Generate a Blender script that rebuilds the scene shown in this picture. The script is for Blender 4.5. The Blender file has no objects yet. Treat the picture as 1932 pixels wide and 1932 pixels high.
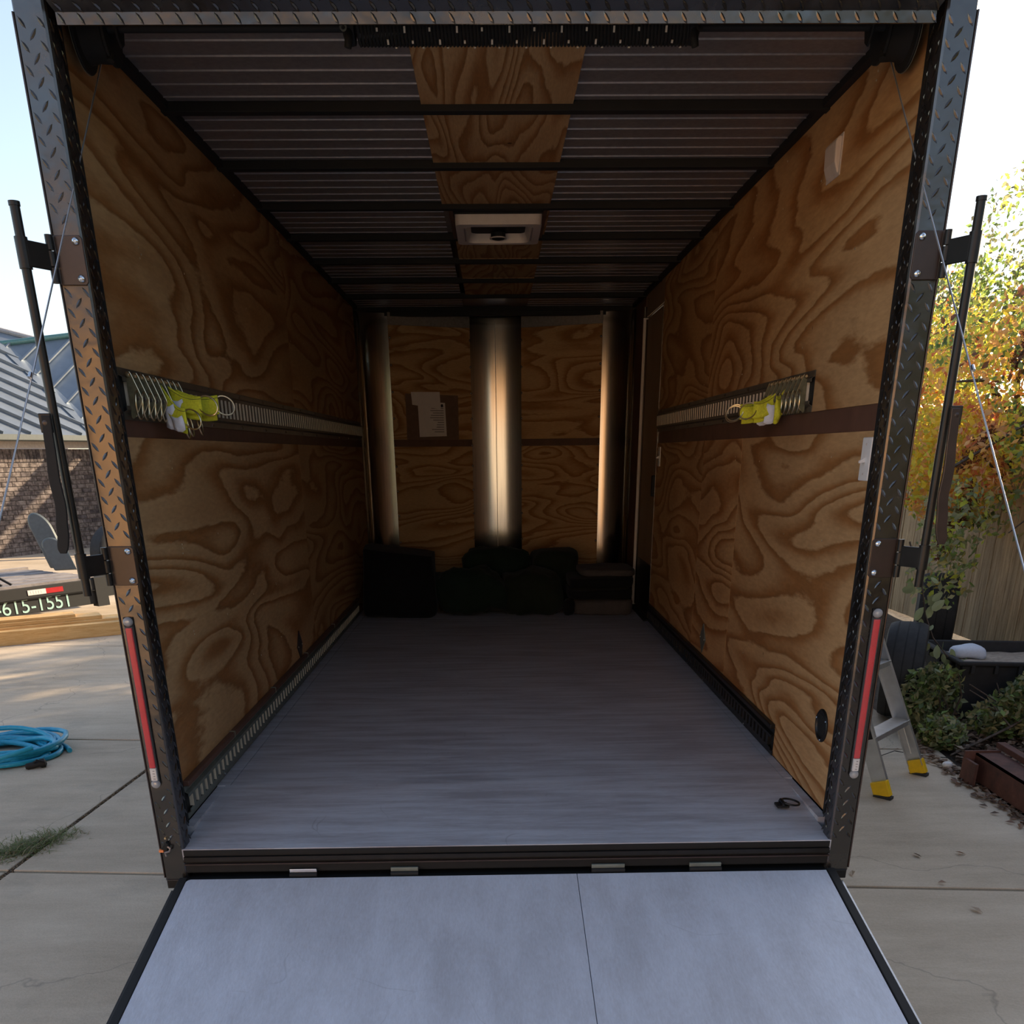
import bpy, math, random
from math import pi, sin, cos, radians
from mathutils import Vector, Matrix, noise

# ------------------------------------------------------------------ camera, sky, sun, exposure
sc = bpy.context.scene
COL = sc.collection
V = Vector
cam_d = bpy.data.cameras.new('camera'); cam = bpy.data.objects.new('camera', cam_d); COL.objects.link(cam)
cam_d.sensor_width = 36; cam_d.sensor_height = 36; cam_d.sensor_fit = 'HORIZONTAL'
cam_d.lens = 36 * 1705.1929 / 1932
cam_d.shift_x = 0.0; cam_d.shift_y = (1584.1942 - 966) / 1932
cam_d.clip_start = 0.05; cam_d.clip_end = 500
_r = V((0.9997939, -0.01853876, -0.00827429)); _u = V((0.01489904, 0.39318012, 0.91934075)); _f = V((0.01379015, 0.91927456, -0.39337529))
cam.matrix_world = Matrix(((_r.x, _u.x, -_f.x, -0.026), (_r.y, _u.y, -_f.y, -2.629), (_r.z, _u.z, -_f.z, 1.0709), (0, 0, 0, 1)))
sc.camera = cam
sc.view_settings.view_transform = 'Standard'; sc.view_settings.look = 'None'
sc.view_settings.gamma = 1; sc.view_settings.use_curve_mapping = False
sc.view_settings.exposure = 0.38
sc.cycles.caustics_reflective = False; sc.cycles.caustics_refractive = False; sc.cycles.max_bounces = 10; sc.cycles.diffuse_bounces = 6; sc.cycles.sample_clamp_indirect = 6

SUN_AZ, SUN_EL = radians(50), radians(17)
wd = bpy.data.worlds.new('sky'); sc.world = wd; wd.use_nodes = True
nt = wd.node_tree; nt.nodes.clear()
sky = nt.nodes.new('ShaderNodeTexSky'); sky.sky_type = 'NISHITA'; sky.sun_disc = False
sky.sun_elevation = radians(27); sky.sun_rotation = SUN_AZ; sky.air_density = 1.0; sky.dust_density = 0.6; sky.ozone_density = 1.0
hs = nt.nodes.new('ShaderNodeHueSaturation'); hs.inputs['Saturation'].default_value = 0.75
bg = nt.nodes.new('ShaderNodeBackground'); bg.inputs['Strength'].default_value = 0.20
wo = nt.nodes.new('ShaderNodeOutputWorld')
nt.links.new(sky.outputs[0], hs.inputs['Color']); nt.links.new(hs.outputs[0], bg.inputs[0]); nt.links.new(bg.outputs[0], wo.inputs[0])

sd = bpy.data.lights.new('sun', 'SUN'); sd.energy = 9.5; sd.angle = radians(0.6); sd.color = (1.0, 0.80, 0.55)
sun = bpy.data.objects.new('sun', sd); COL.objects.link(sun)
sdir = V((sin(SUN_AZ) * cos(SUN_EL), cos(SUN_AZ) * cos(SUN_EL), sin(SUN_EL)))
sun.rotation_euler = (-sdir).to_track_quat('-Z', 'Y').to_euler()

# ------------------------------------------------------------------ mesh helpers
class MB:
    def __init__(s):
        s.v = []; s.f = []; s.c = []; s.m = []
    def add(s, vs, fs, col=None, mi=0):
        o = len(s.v); s.v += [tuple(p) for p in vs]
        for f in fs:
            s.f.append([i + o for i in f]); s.c.append(col); s.m.append(mi)
        return s
    def box(s, x0, x1, y0, y1, z0, z1, col=None):
        return s.add([(x0,y0,z0),(x1,y0,z0),(x1,y1,z0),(x0,y1,z0),(x0,y0,z1),(x1,y0,z1),(x1,y1,z1),(x0,y1,z1)],
                     [(0,3,2,1),(4,5,6,7),(0,1,5,4),(1,2,6,5),(2,3,7,6),(3,0,4,7)], col)
    def obox(s, c, ax, ay, az, sx, sy, sz, col=None):
        c = V(c); ax = V(ax).normalized() * sx / 2; ay = V(ay).normalized() * sy / 2; az = V(az).normalized() * sz / 2
        p = [c + i * ax + j * ay + k * az for k in (-1, 1) for i, j in ((-1,-1),(1,-1),(1,1),(-1,1))]
        return s.add(p, [(0,3,2,1),(4,5,6,7),(0,1,5,4),(1,2,6,5),(2,3,7,6),(3,0,4,7)], col)
    def beam(s, a, b, w, h, up=(0,0,1)):
        a = V(a); b = V(b); d = (b - a); L = d.length; d.normalize()
        x = d.cross(V(up)); x = x.normalized() if x.length > 1e-6 else V((1,0,0)); z = x.cross(d)
        return s.obox((a + b) / 2, d, x, z, L, w, h)
    def tube(s, pts, r, n=8, closed=False, caps=True):
        pts = [V(p) for p in pts]; N = len(pts); rr = r if isinstance(r, (list, tuple)) else [r] * N
        rings = []; prev = None
        for i, p in enumerate(pts):
            if closed: t = pts[(i + 1) % N] - pts[i - 1]
            else: t = pts[min(i + 1, N - 1)] - pts[max(i - 1, 0)]
            t.normalize()
            if prev is None:
                a = t.cross(V((0,0,1)));
                if a.length < 1e-3: a = t.cross(V((1,0,0)))
            else:
                a = prev - t * prev.dot(t)
            a.normalize(); prev = a; b = t.cross(a)
            rings.append([p + rr[i] * (cos(2*pi*k/n) * a + sin(2*pi*k/n) * b) for k in range(n)])
        vs = [q for rg in rings for q in rg]; fs = []
        for i in range(N if closed else N - 1):
            j = (i + 1) % N
            for k in range(n): fs.append((i*n+k, i*n+(k+1)%n, j*n+(k+1)%n, j*n+k))
        if caps and not closed:
            fs.append(tuple(range(n-1, -1, -1))); fs.append(tuple((N-1)*n+k for k in range(n)))
        return s.add(vs, fs)
    def cyl(s, a, b, r, n=16, r2=None): return s.tube([a, b], [r, r if r2 is None else r2], n)
    def lathe(s, c, axis, prof, n=20, caps=True):     # prof: (radius, offset along axis)
        c = V(c); ax = V(axis).normalized(); a = ax.cross(V((0,0,1)))
        if a.length < 1e-3: a = ax.cross(V((1,0,0)))
        a.normalize(); b = ax.cross(a)
        vs = [c + o * ax + r * (cos(2*pi*k/n) * a + sin(2*pi*k/n) * b) for r, o in prof for k in range(n)]
        fs = [(i*n+k, i*n+(k+1)%n, (i+1)*n+(k+1)%n, (i+1)*n+k) for i in range(len(prof)-1) for k in range(n)]
        if caps:
            fs.append(tuple(range(n-1,-1,-1))); fs.append(tuple((len(prof)-1)*n+k for k in range(n)))
        return s.add(vs, fs)
    def prism(s, pts, d):                             # planar polygon extruded by d
        pts = [V(p) for p in pts]; d = V(d); n = len(pts)
        return s.add(pts + [p + d for p in pts], [tuple(range(n-1,-1,-1)), tuple(range(n, 2*n))] + [(i, (i+1)%n, n+(i+1)%n, n+i) for i in range(n)])
    def grid(s, P, nu, nv, col=None):                 # P(i,j) -> point
        vs = [P(i, j) for i in range(nu + 1) for j in range(nv + 1)]
        fs = [(i*(nv+1)+j, (i+1)*(nv+1)+j, (i+1)*(nv+1)+j+1, i*(nv+1)+j+1) for i in range(nu) for j in range(nv)]
        return s.add(vs, fs, col)

WL = {}
def tagp(o, label=None, cat=None, group=None, kind=None):
    if label: o['label'] = label
    if cat: o['category'] = cat
    if group: o['group'] = group
    if kind: o['kind'] = kind
    return o
def mesh_of(name, mb, mat, origin, smooth=None, fix=True):
    me = bpy.data.meshes.new(name)
    me.from_pydata([(x-origin[0], y-origin[1], z-origin[2]) for x, y, z in mb.v], [], mb.f)
    if isinstance(mat, (list, tuple)):
        for m in mat: me.materials.append(m)
        for p, mi in zip(me.polygons, mb.m): p.material_index = mi
    elif mat: me.materials.append(mat)
    if any(c is not None for c in mb.c):
        ca = me.color_attributes.new('tint', 'FLOAT_COLOR', 'CORNER'); buf = []
        for f, c in zip(mb.f, mb.c):
            c = c or (1, 1, 1); buf += [c[0], c[1], c[2], 1.0] * len(f)
        ca.data.foreach_set('color', buf)
    me.update()
    if smooth is not None:
        me.polygons.foreach_set('use_smooth', [True] * len(me.polygons)); me.set_sharp_from_angle(angle=radians(smooth))
    return me
def obj(name, mb, mat, parent=None, smooth=None, bevel=0, label=None, cat=None, group=None, kind=None, origin=None):
    if origin is None:
        xs = [p[0] for p in mb.v]; ys = [p[1] for p in mb.v]; zs = [p[2] for p in mb.v]
        origin = V(((min(xs)+max(xs))/2, (min(ys)+max(ys))/2, min(zs)))
    origin = V(origin)
    me = mesh_of(name, mb, mat, origin, smooth)
    o = bpy.data.objects.new(name, me); COL.objects.link(o)
    WL[o.name] = origin
    if parent is not None:
        o.parent = parent; o.location = origin - WL[parent.name]
    else: o.location = origin
    if bevel:
        b = o.modifiers.new('bevel', 'BEVEL'); b.width = bevel; b.segments = 2; b.limit_method = 'ANGLE'; b.angle_limit = radians(40)
    return tagp(o, label, cat, group, kind)
def thing(name, label, cat, loc, group=None, kind=None):
    o = bpy.data.objects.new(name, None); COL.objects.link(o); o.location = loc; o.empty_display_size = 0.05
    WL[o.name] = V(loc)
    return tagp(o, label, cat, group, kind)
def inst(name, mesh, loc, parent, rot=None):
    o = bpy.data.objects.new(name, mesh); COL.objects.link(o); WL[o.name] = V(loc)
    if parent is not None: o.parent = parent; o.location = V(loc) - WL[parent.name]
    else: o.location = loc
    if rot: o.rotation_euler = rot
    return o
def dup(root, loc, label=None, group=None):
    r = root.copy(); COL.objects.link(r); r.location = loc; WL[r.name] = V(loc)
    if label: r['label'] = label
    if group: r['group'] = group
    for ch in list(root.children):
        c = ch.copy(); COL.objects.link(c); c.parent = r
        for g in ch.children:
            d = g.copy(); COL.objects.link(d); d.parent = c
    return r

# ------------------------------------------------------------------ materials
class NT:
    def __init__(s, name):
        s.m = bpy.data.materials.new(name); s.m.use_nodes = True; s.t = s.m.node_tree; s.t.nodes.clear()
        s.out = s.n('ShaderNodeOutputMaterial'); s.b = s.n('ShaderNodeBsdfPrincipled'); s.l(s.b.outputs[0], s.out.inputs[0])
    def n(s, t, **k):
        x = s.t.nodes.new(t)
        for a, b in k.items(): setattr(x, a, b)
        return x
    def l(s, a, b): s.t.links.new(a, b)
    def set(s, **k):
        for a, b in k.items(): s.b.inputs[a.replace('_', ' ')].default_value = b
    def pos(s, scale=(1,1,1), rnd=0.0, loc=(0,0,0)):
        g = s.n('ShaderNodeNewGeometry'); mp = s.n('ShaderNodeMapping'); mp.inputs['Scale'].default_value = scale; mp.inputs['Location'].default_value = loc
        s.l(g.outputs['Position'], mp.inputs[0])
        if rnd:
            oi = s.n('ShaderNodeObjectInfo'); mu = s.n('ShaderNodeVectorMath', operation='SCALE'); mu.inputs['Scale'].default_value = rnd
            cx = s.n('ShaderNodeCombineXYZ'); s.l(oi.outputs['Random'], cx.inputs[0]); s.l(oi.outputs['Random'], cx.inputs[1]); s.l(oi.outputs['Random'], cx.inputs[2])
            s.l(cx.outputs[0], mu.inputs[0]); ad = s.n('ShaderNodeVectorMath', operation='ADD'); s.l(mp.outputs[0], ad.inputs[0]); s.l(mu.outputs[0], ad.inputs[1]); return ad.outputs[0]
        return mp.outputs[0]
    def noise(s, vec, scale, detail=4, rough=0.55, dist=0):
        x = s.n('ShaderNodeTexNoise'); x.inputs['Scale'].default_value = scale; x.inputs['Detail'].default_value = detail
        x.inputs['Roughness'].default_value = rough; x.inputs['Distortion'].default_value = dist; s.l(vec, x.inputs['Vector']); return x.outputs['Fac']
    def ramp(s, fac, stops, interp='LINEAR'):
        x = s.n('ShaderNodeValToRGB'); x.color_ramp.interpolation = interp; e = x.color_ramp.elements
        while len(e) < len(stops): e.new(0.5)
        for el, (p, c) in zip(e, stops): el.position = p; el.color = (*c, 1) if len(c) == 3 else c
        s.l(fac, x.inputs[0]); return x.outputs[0]
    def math(s, op, a, b=None):
        x = s.n('ShaderNodeMath', operation=op)
        for i, q in enumerate((a, b)):
            if q is None: continue
            if isinstance(q, (int, float)): x.inputs[i].default_value = q
            else: s.l(q, x.inputs[i])
        return x.outputs[0]
    def mix(s, fac, a, b, mode='MIX'):
        x = s.n('ShaderNodeMix', data_type='RGBA', blend_type=mode)
        for i, q in ((0, fac), (6, a), (7, b)):
            if isinstance(q, (int, float)): x.inputs[i].default_value = q
            elif isinstance(q, tuple): x.inputs[i].default_value = (*q, 1)
            else: s.l(q, x.inputs[i])
        return x.outputs[2]
    def bump(s, h, strength=0.3, dist=0.01):
        x = s.n('ShaderNodeBump'); x.inputs['Strength'].default_value = strength; x.inputs['Distance'].default_value = dist
        s.l(h, x.inputs['Height']); s.l(x.outputs[0], s.b.inputs['Normal'])
    def col(s, c): s.l(c, s.b.inputs['Base Color'])

def plain(name, c, rough=0.5, metal=0.0, var=0.12, scale=30, spec=None, bump=0.0):
    t = NT(name); p = t.pos(); f = t.noise(p, scale, 3)
    a = tuple(max(0, x * (1 - var)) for x in c); b = tuple(min(1, x * (1 + var)) for x in c)
    t.col(t.ramp(f, [(0.3, a), (0.7, b)])); t.set(Roughness=rough, Metallic=metal)
    if spec is not None: t.set(Specular_IOR_Level=spec)
    if bump: t.bump(f, bump, 0.003)
    return t.m

def plywood(name, light, dark, scl, K=16.0, nsc=1.1, rnd=7.0, rough=0.62, loc=(0,0,0)):
    """rotary-cut veneer: contour bands of a stretched noise field"""
    t = NT(name); p = t.pos(scl, rnd, loc)
    f = t.noise(p, nsc, 1.6, 0.35, 0.5)
    fine = t.noise(p, nsc * 14, 3, 0.6)
    v = t.math('ADD', t.math('MULTIPLY', f, K), t.math('MULTIPLY', fine, 0.35))
    saw = t.math('FRACT', v)
    g = t.noise(t.pos(tuple(x * 1.0 for x in scl), rnd), 46, 2, 0.6)
    band = t.ramp(saw, [(0.0, light), (0.42, tuple(0.8*a+0.2*b for a, b in zip(light, dark))), (0.78, dark), (0.9, tuple(x*0.86 for x in dark)), (1.0, light)])
    big = t.ramp(t.noise(t.pos((1,1,1), rnd), 1.3, 2), [(0.3, (0.86, 0.84, 0.82)), (0.7, (1.1, 1.08, 1.04))])
    c = t.mix(1.0, band, big, 'MULTIPLY')
    gg = t.ramp(g, [(0.35, (0.88, 0.87, 0.85)), (0.7, (1.05, 1.05, 1.05))]); c = t.mix(1.0, c, gg, 'MULTIPLY')
    vo = t.n('ShaderNodeTexVoronoi'); vo.inputs['Scale'].default_value = 3.1; t.l(t.pos((1,1,1), rnd), vo.inputs['Vector'])
    kn = t.ramp(vo.outputs['Distance'], [(0.0, (0.25, 0.2, 0.17)), (0.018, (0.3, 0.22, 0.18)), (0.03, (1, 1, 1))]); c = t.mix(1.0, c, kn, 'MULTIPLY')
    t.col(c); t.set(Roughness=rough, Specular_IOR_Level=0.35); t.bump(t.math('ADD', g, saw), 0.12, 0.002)
    return t.m

PLY_L, PLY_D = (0.52, 0.33, 0.16), (0.33, 0.15, 0.048)
m_ply_wall = plywood('wall_plywood', PLY_L, PLY_D, (1.0, 0.45, 2.0), 15, 1.3)
m_ply_front = plywood('front_plywood', PLY_L, PLY_D, (0.8, 0.8, 3.2), 13, 1.3)
m_ply_ceil = plywood('ceiling_plywood', PLY_L, PLY_D, (5.0, 0.62, 1.0), 17, 1.0)
m_hard = plain('dark_hardboard', (0.115, 0.055, 0.036), 0.6, 0, 0.15, 12)
m_tan = plain('tan_door_skin', (0.25, 0.17, 0.11), 0.5, 0, 0.1, 5)

def painted(name, base, dirt, sx, sy, streak=0.5, marks=True, rough=0.5):
    t = NT(name); p = t.pos((sx, sy, 1))
    a = t.noise(p, 3.0, 5, 0.65, 0.3); b = t.noise(t.pos((1,1,1)), 1.7, 5, 0.6); d = t.noise(t.pos((sx*1.5, sy*1.5, 1)), 34, 3, 0.7)
    mixf = t.math('ADD', t.math('MULTIPLY', a, streak), t.math('ADD', t.math('MULTIPLY', b, 0.35), t.math('MULTIPLY', d, 0.25)))
    mm = 0.5*(streak + 0.6); c = t.ramp(mixf, [(mm - 0.13, dirt), (mm + 0.10, base)])
    if marks:
        w = t.n('ShaderNodeTexVoronoi', feature='DISTANCE_TO_EDGE'); w.inputs['Scale'].default_value = 1.6
        wp = t.n('ShaderNodeVectorMath', operation='ADD'); t.l(t.pos((1,1,1)), wp.inputs[0]); nz = t.n('ShaderNodeTexNoise'); nz.inputs['Scale'].default_value = 2.2; t.l(t.pos(), nz.inputs[0]); t.l(nz.outputs['Color'], wp.inputs[1]); t.l(wp.outputs[0], w.inputs['Vector'])
        e = t.ramp(w.outputs['Distance'], [(0.0, (1,1,1)), (0.006, (0,0,0))]); g = t.ramp(t.noise(t.pos(), 4, 2), [(0.52, (0,0,0)), (0.66, (1,1,1))])
        f = t.mix(1.0, e, g, 'MULTIPLY'); c = t.mix(t.math('MULTIPLY', f, 0.45), c, tuple(x*0.55 for x in dirt))
        sp = t.n('ShaderNodeTexVoronoi'); sp.inputs['Scale'].default_value = 7; t.l(t.pos(), sp.inputs['Vector'])
        k = t.ramp(sp.outputs['Distance'], [(0.0, (1,1,1)), (0.035, (1,1,1)), (0.05, (0,0,0))]); g2 = t.ramp(t.noise(t.pos((1,1,1), 0, (9,3,0)), 3, 1), [(0.55, (0,0,0)), (0.6, (1,1,1))])
        c = t.mix(t.math('MULTIPLY', t.mix(1.0, k, g2, 'MULTIPLY'), 0.5), c, tuple(x*0.5 for x in dirt))
    t.col(c); t.set(Roughness=rough); t.bump(t.math('ADD', d, a), 0.25, 0.002); return t.m
m_floor = painted('floor_grey_paint', (0.54, 0.56, 0.61), (0.36, 0.355, 0.385), 0.7, 6.5, 0.8)
m_ramp = painted('ramp_grey_paint', (0.62, 0.66, 0.74), (0.45, 0.465, 0.51), 3.2, 0.9, 0.4)

m_black = plain('black_paint', (0.009, 0.0085, 0.0085), 0.38, 0, 0.3, 25, 0.4)
m_blackm = plain('black_flat', (0.006, 0.006, 0.006), 0.75, 0, 0.2, 25)
t = NT('black_tread_plate'); p = t.pos(); n1 = t.noise(p, 14, 4); t.col(t.ramp(n1, [(0.3, (0.010,0.008,0.007)), (0.7, (0.019,0.016,0.014))]))
t.set(Metallic=0.0, Specular_IOR_Level=0.9, IOR=1.62); t.l(t.ramp(n1, [(0.3, (0.16,)*3), (0.7, (0.30,)*3)]), t.b.inputs['Roughness']); t.bump(t.noise(p, 9, 3), 0.45, 0.006); m_tread = t.m
m_brown_metal = plain('brown_black_plate', (0.035, 0.020, 0.016), 0.35, 0, 0.2, 20, 0.6)
m_zinc = plain('bright_zinc', (0.75, 0.78, 0.80), 0.22, 1.0, 0.05)
m_gold = plain('yellow_zinc', (0.72, 0.60, 0.38), 0.3, 1.0, 0.2, 40)
m_track = plain('track_galvanised', (0.50, 0.46, 0.36), 0.38, 0.9, 0.15, 20)
m_track_dk = plain('track_dark_face', (0.10, 0.085, 0.065), 0.45, 0.4, 0.2, 20)
m_track_gr = plain('track_grey_green', (0.20, 0.22, 0.19), 0.45, 0.5, 0.15, 20)
m_fit_dark = plain('fitting_olive_zinc', (0.16, 0.15, 0.09), 0.5, 0.5, 0.3, 60)
m_track_web = plain('track_lip_daylight_tone', (0.62, 0.56, 0.44), 0.5, 0.1, 0.1, 20)  # paler than the track face: daylight on the lips put into the colour
m_galv = plain('galvanised_spangle', (0.28, 0.255, 0.245), 0.42, 0.5, 0.14, 60)
t = NT('brushed_aluminium'); p = t.pos((40, 40, 1)); f = t.noise(p, 3, 3); t.col(t.ramp(f, [(0.3, (0.36,0.35,0.33)), (0.7, (0.45,0.43,0.41))])); t.set(Metallic=1.0, Roughness=0.15); m_alu = t.m
m_alu2 = plain('ladder_aluminium', (0.62, 0.63, 0.64), 0.38, 0.85, 0.08, 18)
m_white = plain('white_plastic', (0.78, 0.77, 0.75), 0.35, 0, 0.04)
m_white_dim = plain('beige_white_plastic', (0.62, 0.56, 0.52), 0.4, 0, 0.05)
m_rubber = plain('tyre_rubber', (0.022, 0.021, 0.021), 0.75, 0, 0.25, 30)
m_red = plain('red_lens', (0.62, 0.006, 0.012), 0.15, 0, 0.1)
m_tape_w = plain('reflective_white', (0.75, 0.72, 0.68), 0.4, 0, 0.08, 60)
m_tape_r = plain('reflective_red', (0.45, 0.01, 0.015), 0.4, 0, 0.1)
m_orange = plain('orange_reflector', (0.85, 0.28, 0.10), 0.25, 0, 0.05)
m_paper = plain('paper', (0.72, 0.66, 0.64), 0.7, 0, 0.03)
m_paint_mark = plain('white_paint_mark', (0.62, 0.56, 0.45), 0.6, 0, 0.1)
m_ink = plain('printed_grey_ink', (0.30, 0.26, 0.25), 0.7)
m_card = plain('brown_clipboard', (0.16, 0.09, 0.06), 0.7)
t = NT('clear_plastic'); t.set(Base_Color=(0.55,0.55,0.55,1), Roughness=0.1, Alpha=0.12, IOR=1.4); m_clear = t.m
t = NT('clear_cap'); t.set(Base_Color=(0.5,0.5,0.5,1), Roughness=0.1, Alpha=0.6, IOR=1.5); m_cap = t.m
t = NT('galvanised_cable'); w = t.n('ShaderNodeTexWave'); w.inputs['Scale'].default_value = 90; w.inputs['Distortion'].default_value = 0.2; t.l(t.pos((1,1,1)), w.inputs[0]); t.col(t.ramp(w.outputs[0], [(0.2,(0.35,0.36,0.37)),(0.8,(0.75,0.76,0.77))])); t.set(Roughness=0.35, Metallic=0.7); m_cable = t.m
def cloth(name, c, rough=0.9):
    t = NT(name); f = t.noise(t.pos(), 160, 2); a = t.noise(t.pos(), 9, 3)
    t.col(t.ramp(t.math('ADD', t.math('MULTIPLY', f, 0.4), t.math('MULTIPLY', a, 0.6)), [(0.35, tuple(x*0.7 for x in c)), (0.65, tuple(min(1, x*1.25) for x in c))])); t.set(Roughness=rough, Sheen_Weight=0.05, Specular_IOR_Level=0.2); t.bump(f, 0.4, 0.002); return t.m
m_cl_black = cloth('black_quilted_cloth', (0.007, 0.007, 0.008))
m_cl_green = cloth('dark_green_cloth', (0.010, 0.020, 0.013))
m_cl_green2 = cloth('olive_black_cloth', (0.013, 0.018, 0.011))
m_cl_grey = cloth('grey_felt', (0.075, 0.065, 0.062))
m_lime = cloth('lime_webbing', (0.60, 0.60, 0.035), 0.7)
m_tagw = plain('white_cloth_label', (0.70, 0.73, 0.80), 0.8, 0, 0.05, 80)
m_hose = plain('blue_hose', (0.02, 0.34, 0.52), 0.35, 0, 0.12, 40)
m_yellow = plain('yellow_plastic', (0.80, 0.48, 0.01), 0.4, 0, 0.08)
t = NT('rusty_steel'); f = t.noise(t.pos(), 9, 6, 0.7); t.col(t.ramp(f, [(0.3,(0.055,0.024,0.018)),(0.55,(0.12,0.045,0.03)),(0.75,(0.17,0.075,0.05))])); t.set(Roughness=0.75); t.bump(f, 0.4, 0.004); m_rust = t.m

t = NT('concrete'); p = t.pos(); a = t.noise(p, 0.8, 6, 0.6); b = t.noise(t.pos((0.35, 1.6, 1)), 5, 5, 0.7); d = t.noise(p, 120, 3, 0.7); st = t.noise(t.pos((1,1,1), 0, (4,2,0)), 1.1, 5, 0.65)
c = t.ramp(t.math('ADD', t.math('MULTIPLY', a, 0.45), t.math('ADD', t.math('MULTIPLY', b, 0.35), t.math('MULTIPLY', d, 0.2))), [(0.36, (0.43,0.34,0.24)), (0.5, (0.575,0.46,0.335)), (0.64, (0.70,0.575,0.43))])
c = t.mix(t.math('MULTIPLY', t.ramp(st, [(0.56, (0,0,0)), (0.74, (1,1,1))]), 0.55), c, (0.20, 0.185, 0.16))
w = t.n('ShaderNodeTexVoronoi', feature='DISTANCE_TO_EDGE'); w.inputs['Scale'].default_value = 0.55
wp = t.n('ShaderNodeVectorMath', operation='ADD'); nz = t.n('ShaderNodeTexNoise'); nz.inputs['Scale'].default_value = 1.4; nz.inputs['Detail'].default_value = 5; t.l(p, nz.inputs[0]); t.l(p, wp.inputs[0]); t.l(nz.outputs['Color'], wp.inputs[1]); t.l(wp.outputs[0], w.inputs['Vector'])
cr = t.ramp(w.outputs['Distance'], [(0.0, (1,1,1)), (0.003, (0,0,0))]); c = t.mix(t.math('MULTIPLY', cr, 0.35), c, (0.10, 0.09, 0.08))
t.col(c); t.set(Roughness=0.88, Specular_IOR_Level=0.25); t.bump(t.math('ADD', d, b), 0.3, 0.004); m_conc = t.m
t = NT('soil'); f = t.noise(t.pos(), 14, 6, 0.7); t.col(t.ramp(f, [(0.3,(0.035,0.024,0.016)),(0.7,(0.10,0.07,0.05))])); t.set(Roughness=0.95); t.bump(f, 0.8, 0.02); m_soil = t.m

t = NT('brick'); oi = t.n('ShaderNodeObjectInfo'); f = t.noise(t.pos((1,1,1), 5.0), 11, 5, 0.65)
c1 = t.ramp(oi.outputs['Random'], [(0.0,(0.15,0.115,0.105)),(0.35,(0.23,0.19,0.17)),(0.7,(0.19,0.155,0.14)),(1.0,(0.10,0.08,0.08))])
c2 = t.ramp(f, [(0.38,(0.10,0.075,0.08)),(0.5,(0.55,0.50,0.48)),(0.62,(1.0,1.0,1.0))]); t.col(t.mix(0.85, c1, t.mix(1.0, c1, c2, 'MULTIPLY'))); t.set(Roughness=0.9); t.bump(f, 0.5, 0.004); m_brick = t.m
m_mortar = plain('mortar', (0.15, 0.125, 0.115), 0.95, 0, 0.15, 20)
t = NT('roof_metal_green_grey'); f = t.noise(t.pos(), 2.5, 3); t.col(t.ramp(f, [(0.3,(0.24,0.27,0.30)),(0.7,(0.31,0.34,0.37))])); t.set(Metallic=0.75, Roughness=0.5); m_roof = t.m
m_ridge = plain('green_ridge_cap', (0.12, 0.24, 0.22), 0.4, 0.2)
m_slate = plain('slate_plastic', (0.10, 0.115, 0.12), 0.5, 0, 0.1)
m_fascia = plain('fascia_paint', (0.42, 0.37, 0.35), 0.6)
m_gutter = plain('dark_gutter', (0.05, 0.06, 0.055), 0.4)

def wood(name, light, dark, scl, rough=0.8, rnd=9, ns=6):
    t = NT(name); p = t.pos(scl, rnd); f = t.noise(p, ns, 5, 0.6, 0.8); g = t.noise(t.pos(tuple(x*2 for x in scl), rnd), ns*8, 2); oi = t.n('ShaderNodeObjectInfo')
    c = t.ramp(t.math('ADD', t.math('MULTIPLY', f, 0.75), t.math('MULTIPLY', g, 0.25)), [(0.35, dark), (0.62, light)])
    c = t.mix(1.0, c, t.ramp(oi.outputs['Random'], [(0.0, (0.78,0.78,0.78)), (1.0, (1.12,1.10,1.06))]), 'MULTIPLY'); t.col(c); t.set(Roughness=rough, Specular_IOR_Level=0.25); t.bump(f, 0.5, 0.004); return t.m
m_fence = wood('weathered_cedar', (0.50, 0.37, 0.22), (0.24, 0.16, 0.085), (6, 6, 0.45))
m_lumber = wood('fresh_pine', (0.82, 0.54, 0.24), (0.62, 0.35, 0.12), (0.8, 0.8, 9), 0.6)
m_deck = wood('grey_deck_board', (0.36, 0.32, 0.30), (0.22, 0.20, 0.20), (1, 1, 1), 0.8)

def leafmat(name, tr=0.55):
    t = NT(name); a = t.n('ShaderNodeVertexColor'); a.layer_name = 'tint'
    df = t.n('ShaderNodeBsdfDiffuse'); tl = t.n('ShaderNodeBsdfTranslucent'); mx = t.n('ShaderNodeMixShader'); mx.inputs[0].default_value = tr
    gl = t.n('ShaderNodeBsdfGlossy'); gl.inputs['Roughness'].default_value = 0.5; mx2 = t.n('ShaderNodeMixShader'); mx2.inputs[0].default_value = 0.05
    t.l(a.outputs[0], df.inputs[0]); t.l(a.outputs[0], tl.inputs[0]); t.l(df.outputs[0], mx.inputs[1]); t.l(tl.outputs[0], mx.inputs[2])
    t.l(mx.outputs[0], mx2.inputs[1]); t.l(gl.outputs[0], mx2.inputs[2]); t.l(mx2.outputs[0], t.out.inputs[0]); return t.m
m_leaf = leafmat('leaf', 0.68); m_leaf_dull = leafmat('leaf_dull', 0.3)
t = NT('bark'); f = t.noise(t.pos((5,5,1)), 8, 4); t.col(t.ramp(f, [(0.3,(0.05,0.035,0.025)),(0.7,(0.14,0.10,0.075))])); t.set(Roughness=0.9); m_bark = t.m

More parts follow.
